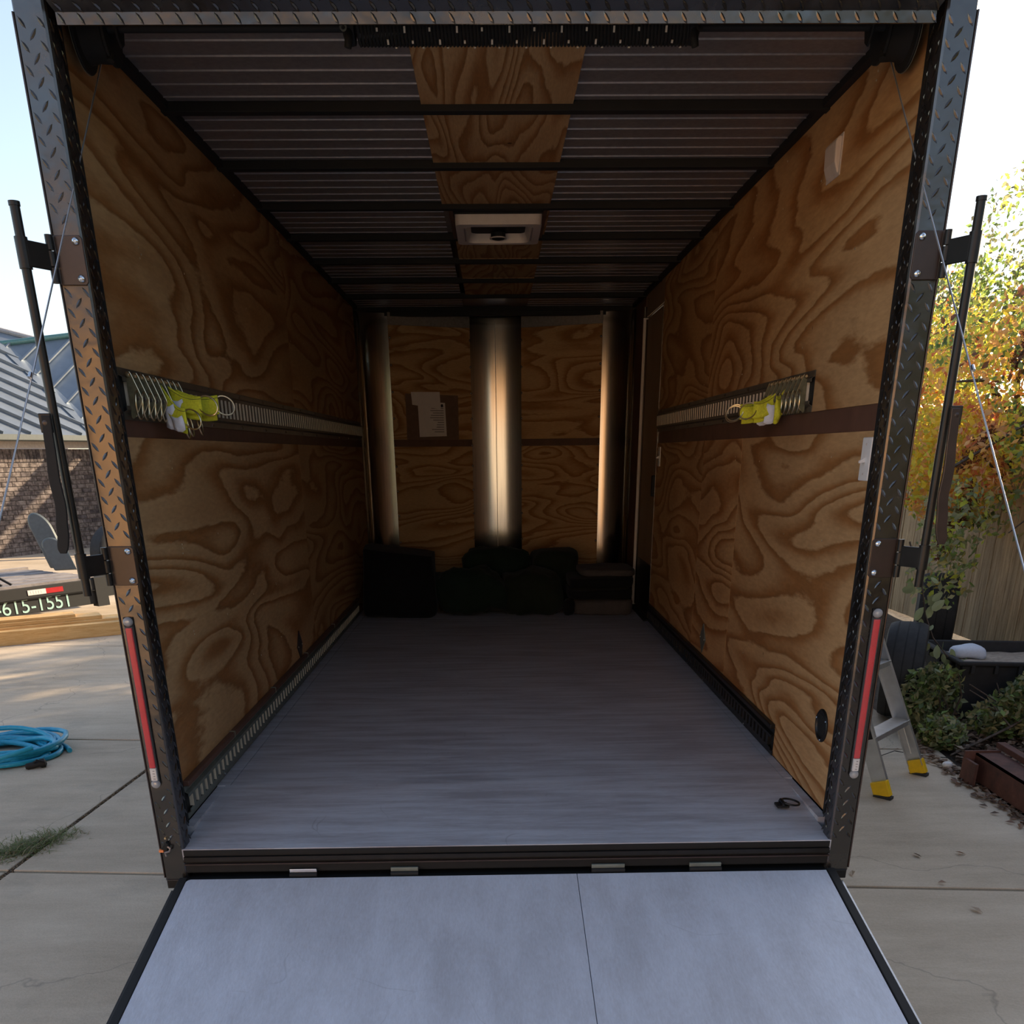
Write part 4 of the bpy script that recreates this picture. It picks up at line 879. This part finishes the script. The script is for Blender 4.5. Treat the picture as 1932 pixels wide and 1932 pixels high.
# grey moulded scoops leaning behind the deck
for lab, c0, w, h, ln, bars in (('tall grey plastic scoop leaning against the house wall behind the flatbed', (-5.02, 8.25), .22, .62, .10, 0), ('shorter grey plastic scoop with white bars in front of the taller one', (-4.86, 8.0), .22, .36, .14, 1)):
    T = thing('plastic_scoop', lab, 'scoop', (c0[0], c0[1], -.1)); N = 14; pr = [(-w/2, 0), (w/2, 0), (w/2, h*.72)] + [(w/2*cos(radians(a)), h*.72 + h*.28*sin(radians(a))) for a in range(15, 180, 15)] + [(-w/2, h*.72)]
    ux = V((.93, .36, 0)); uz = V((-.30, .0, .95)).normalized(); B0 = V((c0[0], c0[1], -.10)); nn_ = ux.cross(uz)
    obj('blade', MB().prism([B0 + ux*a + uz*b for a, b in pr], nn_*.03), m_slate, T, bevel=.012, smooth=40)
    obj('rim', MB().tube([B0 + ux*a*1.0 + uz*b - nn_*.002 for a, b in pr[1:]], .008, 6), m_track_gr, T, smooth=50)
    if bars:
        for q, l in ((-.05, .16), (.0, .16)): mb = MB(); mb.prism([B0 + ux*(q-.012) + uz*.04 - nn_*.004, B0 + ux*(q+.012) + uz*.04 - nn_*.004, B0 + ux*(q+.012) + uz*(.04+l) - nn_*.004, B0 + ux*(q-.012) + uz*(.04+l) - nn_*.004], nn_*.002); obj('white_bar', mb, m_white, T)

# --- lumber lying on the driveway
LU = V((.86, .51, 0)).normalized(); LN = V((-LU.y, LU.x, 0)); LO = V((-4.57, 5.76, GZ))
def board(lab, a0, a1, b0, b1, z0, z1):
    mb = MB(); mb.prism([LO + LU*a0 + LN*b0 + V((0,0,z0)), LO + LU*a1 + LN*b0 + V((0,0,z0)), LO + LU*a1 + LN*b1 + V((0,0,z0)), LO + LU*a0 + LN*b1 + V((0,0,z0))], (0, 0, z1 - z0))
    return obj('lumber_board', mb, m_lumber, None, bevel=.004, label=lab, cat='board', group='pine boards on the driveway by the flatbed')
board('thick front pine beam on the driveway, nearest of the lumber', -1.6, 1.45, 0, .10, 0, .125)
board('wide pine board lying flat just behind the thick front beam', -1.6, 1.55, .13, .38, 0, .10)
board('pine board resting on the wide flat board, second layer', -1.6, 1.25, .16, .40, .1005, .14)
board('short pine board third layer up, its right end showing', -1.6, .93, .18, .40, .1405, .175)
board('topmost pine board of the lumber stack by the flatbed', -1.6, .70, .20, .42, .1755, .20)
board('rearmost pine board lying flat under the flatbed beam', -1.6, 1.7, .45, .68, 0, .04)

# --- blue hose coil
T = thing('garden_hose', 'bright blue hose coiled on the driveway beside the trailer', 'hose', (-2.82, 2.42, GZ))
pts = []; rh = random.Random(11)
for L in range(12):
    cx, cy, rx, ry, ph = -2.86 + rh.uniform(-.07, .06), 2.44 + rh.uniform(-.05, .05), .30 + rh.uniform(-.07, .06), .25 + rh.uniform(-.07, .05), rh.uniform(-.4, .4)
    for k in range(26):
        a = 2*pi*k/26; u_, v_ = rx*cos(a), ry*sin(a); pts.append(V((cx + u_*cos(ph) - v_*sin(ph), cy + u_*sin(ph) + v_*cos(ph), GZ + .014 + .009*L*(.6 + .4*sin(a*1.5 + L)))))
pts = [(pts[max(i-2,0)] + pts[max(i-1,0)] + p + pts[min(i+1,len(pts)-1)] + pts[min(i+2,len(pts)-1)])/5 for i, p in enumerate(pts)]
obj('coil', MB().tube(pts, .0150, 8), m_hose, T, smooth=60)
loop = [V((-2.75, 2.34, GZ + .03)), V((-2.62, 2.44, GZ + .03)), V((-2.53, 2.50, GZ + .02)), V((-2.47, 2.56, GZ + .016)), V((-2.46, 2.63, GZ + .014)), V((-2.51, 2.68, GZ + .014)), V((-2.60, 2.67, GZ + .02)), V((-2.72, 2.62, GZ + .03)), V((-2.85, 2.58, GZ + .05))]
obj('outer_loop', MB().tube([loop[0].lerp(loop[0], 0)] + loop, .0150, 8), m_hose, T, smooth=60)
obj('nozzle', MB().lathe((-2.60, 2.20, GZ + .02), (.9, .5, .1), [(.012, -.05), (.018, -.04), (.018, .02), (.026, .03), (.026, .05), (.010, .06)], 12), m_blackm, T, smooth=40)
obj('nozzle_trigger', MB().tube([(-2.61, 2.20, GZ + .03), (-2.57, 2.17, GZ + .055), (-2.54, 2.19, GZ + .04)], .006, 6), m_blackm, T)

# --- weeds growing in the wide joint
mb = MB(); rg = random.Random(12)
for i in range(1900):
    t_ = max(-.75, min(.42, rg.gauss(-.15, .30))); x = -2.10 + rg.gauss(0, .055) + t_*.16; y = 1.13 + t_*.30; a = rg.uniform(0, 2*pi); L = rg.uniform(.025, .075) * (1 if rg.random() < .94 else 1.7); w = .0016
    p = V((x, y, GZ - .012)); d = V((cos(a), sin(a), rg.uniform(.25, 1.0))).normalized(); q = V((-sin(a), cos(a), 0))*w
    m1 = p + d*L*.55; e = p + d*L + V((cos(a), sin(a), -.5))*L*.25; g_ = rg.random(); c = (.13 + .08*g_, .17 + .08*g_, .05) if g_ < .7 else (.34, .27, .14)
    mb.add([p - q, p + q, m1 + q, m1 - q, e], [(0,1,2,3), (3,2,4)], c)
obj('weed_clump', mb, m_leaf_dull, None, label='tuft of green weeds growing from the wide driveway joint', cat='weed', kind='stuff')
mb = MB()
for i in range(3500):
    t_ = rg.random(); y = -2 + t_*8; x = -2.085 + (y - .76)*.085 + rg.uniform(-.010, .010); mb.obox((x, y, GZ - .006 + rg.uniform(-.006, .003)), (rg.uniform(-1,1), rg.uniform(-1,1), .2), (.3, 1, .1), UP, rg.uniform(.004, .014), .004, .003, rg.choice([(.20,.14,.09), (.30,.21,.12), (.13,.10,.07), (.38,.29,.18)]))
obj('joint_debris', mb, m_leaf_dull, ground, kind='stuff')

# ================================================================== THE YARD, RIGHT SIDE
# --- plank fence
FN = thing('wooden_fence', 'weathered wooden plank fence along the right side of the yard', 'fence', (4.2, 4, GZ))
rf = random.Random(21); y = 8.2
while y > -7.5:
    w = .138; x = 4.19 + (5.2 - y)*.012 + rf.uniform(-.004, .004); zt = 1.38 + rf.uniform(-.012, .012); dx = rf.uniform(-.004, .004)
    mb = MB(); mb.prism([(x, y, GZ + .03), (x + dx, y - w, GZ + .03), (x + dx, y - w, zt - .03), (x + dx, y - w + .03, zt), (x, y - .03, zt), (x, y, zt - .03)], (.016, 0, 0)); obj('fence_plank', mb, m_fence, FN); y -= w + rf.uniform(.0004, .0014)
for z in (-.30, .45, 1.1): obj('fence_rail', MB().box(4.21, 4.25, -7.5, 8.2, z, z + .085).box(4.21, 4.25, 8.0, 8.2, z, z+.08), m_fence, FN)

# --- foliage helper
def leaves(mb, n, cfun, size, palette, seed=0, down=.3):
    rl = random.Random(seed)
    for i in range(n):
        p = cfun(rl)
        if p is None: continue
        sz = size*rl.uniform(.6, 1.3); d = V((rl.gauss(0, 1), rl.gauss(0, 1), rl.gauss(0, 1) - down)).normalized(); q = d.cross(V((rl.gauss(0, 1), rl.gauss(0, 1), rl.gauss(0, 1)))).normalized(); nn = d.cross(q)
        c = palette(rl, p) if callable(palette) else rl.choice(palette)
        k = rl.uniform(.8, 1.2); c = tuple(min(1, x*k) for x in c)
        mb.add([p - d*sz*.5, p + q*sz*.27 + nn*sz*.06, p + d*sz*.5, p - q*sz*.27 + nn*sz*.06], [(0,1,2), (0,2,3)], c)
YEL, LIM, ORG, RED, GRN, DGR, BRN = (.95,.72,.08), (.66,.70,.10), (.95,.50,.16), (.75,.22,.09), (.24,.34,.09), (.09,.14,.04), (.22,.09,.045)
def ell(c, r, hollow=.0, low=None):
    def f(rl):
        for _ in range(20):
            v = V((rl.uniform(-1,1), rl.uniform(-1,1), rl.uniform(-1,1))); l = v.length
            if hollow < l < 1:
                p = V((c[0]+v.x*r[0], c[1]+v.y*r[1], c[2]+v.z*r[2]))
                if noise.noise(p*1.6) > -.22 and (low is None or p.z > low(p)): return p
        return None
    return f
def tree(name, lab, base, top, crowns, size, pal, n, seed, group=None, branches=7):
    T = thing(name, lab, 'tree', base, group); rt_ = random.Random(seed); b = V(base); tp = V(top)
    pts = [b.lerp(tp, k/8) + V((.10*sin(k*1.3 + seed), .10*cos(k*1.7 + seed), 0))*(k/8) for k in range(9)]
    obj('trunk', MB().tube(pts, [.075*(1 - k/10) for k in range(9)], 8), m_bark, T, smooth=60)
    for i in range(branches):
        c, r = crowns[i % len(crowns)]; s_ = pts[2 + i % 6]; e = V((c[0] + rt_.uniform(-.7,.7)*r[0], c[1] + rt_.uniform(-.7,.7)*r[1], c[2] + rt_.uniform(-.5,.8)*r[2])); m = s_.lerp(e, .5) + V((rt_.uniform(-.2,.2), rt_.uniform(-.2,.2), .15))
        obj('branch', MB().tube([s_, s_.lerp(m, .6), m, m.lerp(e, .5), e], [.028, .022, .017, .012, .006], 6), m_bark, T, smooth=60)
    mb = MB()
    for j, (c, r) in enumerate(crowns): leaves(mb, n, ell(c, r), size, pal, seed*31 + j)
    obj('foliage', mb, m_leaf, T, kind='stuff'); return T
def pal_autumn(rl, p):
    a = noise.noise(p*1.1 + V((3, 7, 1))) + .35*noise.noise(p*3.0); r_ = rl.random()
    if a > .18: base = [YEL, YEL, LIM, ORG]
    elif a > -.08: base = [ORG, YEL, ORG, (.9,.55,.25), RED]
    elif a > -.3: base = [ORG, LIM, GRN, YEL]
    else: base = [GRN, DGR, LIM, BRN]
    return base[int(r_*len(base))]
tree('autumn_tree', 'bushy tree with yellow and orange autumn leaves overhanging the fence', (4.55, 5.6, GZ), (4.3, 5.5, 1.9), [((4.0, 5.4, 1.45), (.95, .9, .75)), ((4.75, 5.6, 1.7), (1.1, 1.0, .75)), ((3.75, 5.0, .95), (.62, .8, .48)), ((4.7, 4.9, 1.05), (.9, .8, .5))], .062, pal_autumn, 4300, 2)
def pal_gr(rl, p): return rl.choice([GRN, LIM, (.30,.30,.14), (.24,.22,.12), YEL if p.z < 2.4 else GRN])
tree('tall_tree', 'tall thin-leaved tree rising behind the orange autumn tree', (5.6, 7.6, GZ), (5.5, 7.5, 3.4), [((5.35, 7.4, 2.75), (.85, .9, .95)), ((4.75, 7.2, 2.2), (.9, .8, .55)), ((6.4, 7.4, 2.4), (.9, .9, 1.0))], .065, pal_gr, 2600, 5)
for k, (x, y, hgt, lab) in enumerate(((5.1, 10.6, 3.3, 'yellowing tree added for shade behind the trailer, nearest the autumn tree'), (5.6, 13.4, 3.6, 'yellowing tree added for shade farther behind the trailer in the fence row'), (5.75, 3.0, 2.9, 'yellowing tree added for shade outside the fence level with the ladder'), (5.9, -.3, 3.2, 'yellowing tree added for shade outside the fence level with the ramp'), (5.8, -3.0, 3.0, 'yellowing tree added for shade outside the fence beyond the ramp end'))):  # added trees, set where their crowns shade the ramp and driveway
    tree('added_shade_tree', lab, (x, y, GZ), (x, y, hgt - 1.2), [((x, y, hgt - 1.3), (1.35, 1.3, 1.35))], .13, pal_autumn if k < 2 else pal_gr, 6000, 40 + k, 'added shade trees along the fence row', 5)
# brown seed heads hanging in the autumn tree
for k, (x, y, z, L, tilt) in enumerate(((4.02, 4.7, 1.12, .42, -.5), (4.45, 4.75, 1.30, .46, .75), (3.52, 4.55, 1.06, .34, .6), (3.50, 4.5, .70, .30, .2), (4.25, 4.4, .90, .50, .8), (3.42, 4.6, .42, .26, .1), (3.9, 4.85, 1.75, .26, .3))):
    T = thing('seed_cluster', ('brown seed head beside the lock bar, upper right', 'large brown seed head at the right picture edge', 'brown seed head left of the lock bar handle', 'brown seed head low between post and lock bar', 'drooping brown seed head above the fence', 'lowest brown seed head close to the right post', 'highest brown seed head among the yellow leaves')[k], 'seed head', (x, y, z), 'brown seed heads in the autumn tree')
    ax = V((sin(tilt), 0, cos(tilt))); c = V((x, y, z))
    obj('stalk', MB().tube([c - ax*L*.5, c, c + ax*L*.5], [.008, .006, .003], 6), m_bark, T)
    def cf(rl, c=c, ax=ax, L=L): 
        u_ = rl.uniform(-.5, .5); rr_ = .085*(1 - (2*u_)**2*.6); v = V((rl.gauss(0,1), rl.gauss(0,1), rl.gauss(0,1))).normalized()*rr_*rl.random()**.5; return c + ax*(u_*L) + v
    mb = MB(); leaves(mb, 420, cf, .030, [BRN, (.28,.11,.06), (.16,.06,.035)], 70 + k); obj('seeds', mb, m_leaf_dull, T, kind='stuff')
# fern-like green sprays under the tree, in front of the fence
T = thing('green_spray', 'grey-green leafy sprays hanging below the autumn tree in front of the fence', 'foliage', (3.8, 4.5, .2)); mb = MB()
for j, (c, r) in enumerate((((4.1, 4.5, .66), (.7, .5, .24)), ((3.30, 4.3, .25), (.24, .3, .30)), ((4.3, 4.3, .70), (.45, .4, .20)), ((3.35, 4.3, .62), (.26, .3, .3)))): leaves(mb, 330, ell(c, r), .062, [(.30,.34,.14), (.36,.38,.20), LIM, (.45,.42,.22), (.55,.42,.12), GRN], 90 + j)
obj('foliage', mb, m_leaf, T, kind='stuff')
for a, b in (((4.6, 4.6, .95), (3.75, 4.3, .50)), ((4.5, 4.3, .72), (3.9, 4.2, .42)), ((3.3, 4.4, .95), (4.7, 4.5, 1.65))): obj('twig', MB().tube([a, V(a).lerp(V(b), .5) + V((0, 0, .05)), b], [.012, .009, .004], 6), m_bark, T, smooth=60)
# vine tendril beside the right post, each leaf its own
T = thing('vine', 'leafy vine tendril trailing down between the right post and the fence', 'vine', (2.7, 3.1, -.2))
vp = [V((2.52, 3.15, .55)), V((2.58, 3.12, .40)), V((2.63, 3.10, .26)), V((2.66, 3.08, .12)), V((2.72, 3.05, -.02)), V((2.80, 3.0, -.12)), V((2.92, 2.93, -.25)), V((3.0, 2.9, -.34))]
obj('stem', MB().tube(vp, [.006, .006, .005, .005, .005, .004, .004, .003], 6), m_bark, T, smooth=60)
lm = MB(); out = [(0, -.5), (.22, -.34), (.30, -.02), (.20, .28), (0, .5), (-.20, .28), (-.30, -.02), (-.22, -.34)]
lm.add([(0, 0, .02)] + [(a, b, -.03*(abs(a)*3)) for a, b in out], [(0, i+1, (i+1) % 8 + 1) for i in range(8)], (.30, .33, .16)); lme = mesh_of('leaf', lm, m_leaf_dull, (0,0,0))
rv = random.Random(9)
for i in range(34):
    t_ = rv.random()**.8*(len(vp)-1.01); k = int(t_); p = vp[k].lerp(vp[k+1], t_-k) + V((rv.uniform(-.11, .11), rv.uniform(-.05, .05), rv.uniform(-.05, .06)))*(1.3 - t_/7)
    o = inst('leaf', lme, p, T, (rv.uniform(.6, 2.0), rv.uniform(-.8, .8), rv.uniform(0, 6))); o.scale = (.085*rv.uniform(.6, 1.2),)*3

# --- aluminium step ladder with yellow feet
T = thing('step_ladder', 'aluminium step ladder with yellow feet standing behind the right post', 'ladder', (2.05, 1.7, GZ))
F1, F2 = V((1.885, 1.545, GZ)), V((2.213, 1.885, GZ)); wv_ = (F2 - F1).normalized(); fv = V((wv_.y, -wv_.x, 0)); lean = V((-.40, .14, 1.0))
def rail_pt(Fp, z, side): return Fp + lean*(z) + wv_*(-side*.055*z)
for Fp, sd_ in ((F1, -1), (F2, 1)):
    a, b = rail_pt(Fp, .05, sd_), rail_pt(Fp, 1.25, sd_); d = (b-a).normalized(); ax_ = wv_; ay_ = d.cross(ax_).normalized()
    mb = MB(); mb.obox((a+b)/2, d, ax_, ay_, (b-a).length, .003, .072)
    for q in (-1, 1): mb.obox((a+b)/2 + ay_*q*.036 - ax_*sd_*.010, d, ax_, ay_, (b-a).length, .022, .003)
    obj('side_rail', mb, m_alu2, T)
    c = rail_pt(Fp, .045, sd_); mb = MB(); mb.obox(c, d, ax_, ay_, .085, .034, .084); obj('yellow_foot', mb, m_yellow, T, bevel=.005)
    c2 = rail_pt(Fp, .008, sd_); mb = MB(); mb.obox(c2, UP, ax_, fv, .016, .038, .090); obj('rubber_pad', mb, m_rubber, T, bevel=.003)
for z in (.30, .605, .91, 1.2):
    a, b = rail_pt(F1, z, -1), rail_pt(F2, z, 1); mb = MB(); mb.obox((a+b)/2, wv_, fv, UP, (b-a).length, .082, .004); mb.obox((a+b)/2 + fv*.041 + V((0,0,-.011)), wv_, fv, UP, (b-a).length, .004, .026); mb.obox((a+b)/2 - fv*.041 + V((0,0,-.011)), wv_, fv, UP, (b-a).length, .004, .026)
    obj('step', mb, m_alu2, T)
for Fp, sd_ in ((F1, -1), (F2, 1)):
    a = rail_pt(Fp, .28, sd_); b = Fp + fv*-.03 + wv_*sd_*-.09 + V((0,0,.12)); obj('brace', MB().beam(a - wv_*sd_*.01, Fp + wv_*(-sd_*.03) + lean*.12, .014, .004), m_alu2, T)
    top = rail_pt(Fp, 1.22, sd_); ft = Fp - fv*.0 + V((-.78, .62, 0))*.9 + wv_*(-sd_*.0); obj('rear_leg', MB().beam(top, ft + V((0,0,.01)), .03, .02), m_alu2, T)
obj('black_label', MB().obox(rail_pt(F1, .33, -1) + wv_*-.003, lean, wv_, lean.cross(wv_), .16, .002, .055), m_blackm, T)

# --- tyres
def tyre(lab, c, ax, R_, w):
    T = thing('tyre', lab, 'tyre', (c[0], c[1], c[2] - R_), 'old tyres by the fence')
    obj('casing', MB().lathe(c, ax, [(R_*.60, -w*.42), (R_*.80, -w*.5), (R_*.94, -w*.46), (R_*.985, -w*.34), (R_, -w*.15), (R_, w*.15), (R_*.985, w*.34), (R_*.94, w*.46), (R_*.80, w*.5), (R_*.60, w*.42), (R_*.62, 0), (R_*.60, -w*.42)], 44, caps=False), m_rubber, T, smooth=50)
    gr = MB(); A = V(ax).normalized()
    for o_ in (-.25, 0, .25): gr.lathe(V(c) + A*w*o_, ax, [(R_*1.001, -.004), (R_*1.004, -.002), (R_*1.004, .002), (R_*1.001, .004)], 44, caps=False)
    obj('tread_band', gr, m_blackm, T, smooth=50)
tyre('old tyre standing upright right behind the step ladder', (2.56, 3.05, GZ + .30), (.90, -.43, 0), .30, .24)
tyre('old tyre standing farther back against the fence, behind the tub', (3.62, 4.95, GZ + .33), (.92, -.40, 0), .33, .30)

# --- black tub with sand
T = thing('plastic_tub', 'black rectangular plastic tub holding pale sand in the shrubs', 'tub', (3.2, 3.1, GZ)); 
C_ = [V((2.80, 2.80, 0)), V((3.75, 2.66, 0)), V((3.85, 3.36, 0)), V((2.87, 3.50, 0))]; cen = sum(C_, V((0,0,0)))/4
def tb(sc_, z): return [V((cen.x + (p.x-cen.x)*sc_, cen.y + (p.y-cen.y)*sc_, z)) for p in C_]
rg_ = [tb(.84, GZ), tb(.97, -.145), tb(1.02, -.145), tb(1.02, -.118), tb(.95, -.118), tb(.82, GZ + .02)]
obj('shell', MB().add([p for r_ in rg_ for p in r_], [(i*4+k, i*4+(k+1)%4, (i+1)*4+(k+1)%4, (i+1)*4+k) for i in range(5) for k in range(4)] + [(3,2,1,0), (20,21,22,23)]), m_rubber, T, bevel=.01)
sr = MB(); 
for k in range(4):
    for q in range(7): p = tb(.99, -.2)[k].lerp(tb(.99, -.2)[(k+1)%4], (q+.5)/7); sr.obox((p.x, p.y, -.165), UP, (1,0,0), (0,1,0), .05, .02, .02)
obj('rim_ribs', sr, m_rubber, T, kind='stuff')
sd2 = tb(.90, -.185); obj('sand', MB().grid(lambda i, j: sd2[0].lerp(sd2[1], i/12).lerp(sd2[3].lerp(sd2[2], i/12), j/10) + V((0, 0, .02*noise.noise(V((i*.5, j*.5, 2))))), 12, 10), plain('pale_sand', (.42,.33,.25), .95, 0, .2, 40, bump=.5), T, smooth=60)
lump('white_rag', (3.05, 3.22, -.19), .22, .14, .09, m_tagw, amp=.03, e=.7, seed=44, n=18, label='white crumpled rag lying on the sand in the black tub', cat='rag')

# --- shrubs, leaf litter, rusty steel
def shrub(lab, cs, seed, n):
    T = thing('shrub', lab, 'shrub', (cs[0][0][0], cs[0][0][1], GZ), 'low shrubs in front of the tub'); mb = MB(); rs = random.Random(seed)
    for j, (c, r) in enumerate(cs):
        leaves(mb, n, ell(c, r, low=lambda p: GZ), .052, [GRN, (.20,.22,.10), (.14,.17,.07), (.27,.25,.12), (.33,.30,.13), DGR], seed + j)
    obj('foliage', mb, m_leaf_dull, T, kind='stuff')
    for i in range(6):
        c, r = cs[i % len(cs)]; b = V((c[0] + rs.uniform(-.2,.2), c[1], GZ)); e = V((c[0] + rs.uniform(-1,1)*r[0], c[1] + rs.uniform(-1,1)*r[1], c[2] + r[2]*rs.uniform(0,.9))); obj('stem', MB().tube([b, b.lerp(e,.5) + V((.05,0,.05)), e], [.007,.005,.003], 5), m_bark, T)
shrub('low green shrub right behind the ladder, left of the tub', [((2.60, 2.66, -.30), (.20, .22, .20)), ((2.55, 2.40, -.44), (.12, .18, .10))], 300, 1100)
shrub('low spreading shrub in front of the black tub', [((2.95, 2.46, -.32), (.32, .18, .17)), ((3.15, 2.42, -.30), (.30, .20, .22))], 310, 1300)
shrub('low shrub at the right picture edge beside the tub', [((3.35, 2.30, -.33), (.28, .25, .19))], 320, 1500)
T = thing('bare_branch', 'long bare curved branch lying through the shrubs', 'branch', (2.9, 2.3, -.35)); obj('stem', MB().tube([(2.50, 2.15, -.50), (2.7, 2.22, -.44), (2.88, 2.28, -.38), (3.1, 2.36, -.28), (3.3, 2.45, -.20)], [.006,.007,.008,.007,.005], 6), m_bark, T, smooth=60)
obj('side_twig', MB().tube([(2.88, 2.28, -.38), (2.80, 2.38, -.27), (2.70, 2.46, -.21)], [.006,.004,.003], 6), m_bark, T, smooth=60)
mb = MB(); rl2 = random.Random(61)
def litter(n, fx):
    for i in range(n):
        x, y, z = fx(); s_ = rl2.uniform(.014, .034); a = rl2.uniform(0, 6.3); t1 = rl2.uniform(-.5, .5)
        d = V((cos(a), sin(a), t1*.5)); q = V((-sin(a), cos(a), rl2.uniform(-.5,.5))); p = V((x, y, z + .008)); c = rl2.choice([(.30,.17,.10), (.22,.12,.07), (.36,.24,.16), (.16,.09,.055), (.42,.31,.21), (.12,.07,.04)])
        mb.add([p - d*s_, p + q*s_*.5 + V((0,0,.006)), p + d*s_, p - q*s_*.5 + V((0,0,.004))], [(0,1,2), (0,2,3)], c)
litter(5200, lambda: (lambda y: (2.50 + abs(rl2.gauss(0, .55)) + max(0, (y-2.0))*.18, y, GZ + rl2.uniform(-.01, .05)))(rl2.uniform(.8, 4.2)))
litter(260, lambda: (2.45 - abs(rl2.gauss(0, .06)), rl2.uniform(.9, 2.4), GZ))
obj('leaf_litter', mb, m_leaf_dull, ground, kind='stuff')
mb = MB(); litter(26, lambda: (rl2.uniform(1.3, 2.45), rl2.uniform(-1.5, 2.4), GZ)); obj('stray_leaves', mb, m_leaf_dull, ground, kind='stuff')
T = thing('steel_channel', 'rusty red-brown steel channel lying along the driveway edge', 'beam', (2.52, .5, GZ))
x0 = 2.445
obj('web', MB().box(x0, x0 + .010, -1.2, 1.80, GZ, -.375), m_rust, T); obj('flange', MB().box(x0, x0 + .13, -1.2, 1.80, -.385, -.375), m_rust, T); obj('flange', MB().box(x0, x0 + .13, -1.2, 1.80, GZ, GZ + .01), m_rust, T)
obj('end_plate', MB().box(x0 - .055, x0 + .13, 1.80, 1.815, GZ, -.365), m_rust, T); obj('end_tab', MB().box(x0 - .055, x0 - .04, 1.68, 1.80, GZ, -.40), m_rust, T)
T = thing('steel_angle', 'narrow rusty steel bar lying on top of the channel', 'bar', (2.62, .6, -.375)); mb = MB(); mb.beam((2.60, 1.86, -.352), (2.55, -1.1, -.352), .045, .030); obj('bar', mb, m_rust, T, bevel=.003)
T = thing('white_pebble', 'small white stone lying at the driveway edge by the channel', 'stone', (2.40, 1.98, GZ)); lump('stone', (2.40, 1.98, GZ), .055, .045, .04, m_white, T, amp=.01, e=.8, seed=3, n=12)
T = thing('wire_scrap', 'thin dark wire lying on the concrete under the ladder', 'wire', (2.2, 2.2, GZ)); obj('wire', MB().tube([(1.95, 2.35, GZ+.004), (2.10, 2.18, GZ+.004), (2.22, 2.24, GZ+.02), (2.36, 2.20, GZ+.004), (2.50, 2.14, GZ+.006), (2.46, 1.96, GZ+.004)], .0025, 5), m_blackm, T)

# ================================================================== ADDED BEHIND THE CAMERA (unseen backdrop made up for its reflections)
m_stucco = plain('warm_stucco', (0.88, 0.52, 0.27), 0.9, 0, 0.12, 3)
T = thing('added_garage', 'warm tan building with a dark roof, added unseen for warm reflections', 'added_garage', (0, -9.5, GZ))  # invented building, its warm wall reflects in the left post and nose
obj('wall', MB().box(-11, 1.9, -9.9, -9.5, GZ - .05, 2.7), m_stucco, T)
obj('garage_door', MB().box(-3.2, 1.8, -9.5, -9.46, GZ, 1.8), plain('garage_door_cream', (.85,.72,.55), .8, 0, .05), T)
for k in range(4): obj('door_panel_rail', MB().box(-3.2, 1.8, -9.46, -9.44, GZ + .02 + k*.57, GZ + .08 + k*.57), m_white, T)
obj('roof', MB().prism([(-11.5, -9.1, 2.6), (-11.5, -13, 4.6), (-11.5, -13, 4.7), (-11.5, -9.1, 2.75)], (13.6, 0, 0)), m_roof, T)

mb = MB(); rh2 = random.Random(77); leaves(mb, 9000, lambda rl: V((rl.uniform(2.4, 13), -9.6 + rl.uniform(-.5, .5), GZ + 4.0*rl.random()**.8)), .22, [DGR, GRN, (.10,.13,.05)], 5)
T = thing('added_hedge', 'tall dark leaf screen, added unseen to darken reflections in the right post', 'added_hedge', (7, -9.6, GZ)); obj('foliage', mb, m_leaf_dull, T, kind='stuff'); obj('hedge_core', MB().box(2.6, 12.8, -9.8, -9.4, GZ, GZ + 3.5), m_bark, T)  # invented leaf mass, darkens what the right post reflects
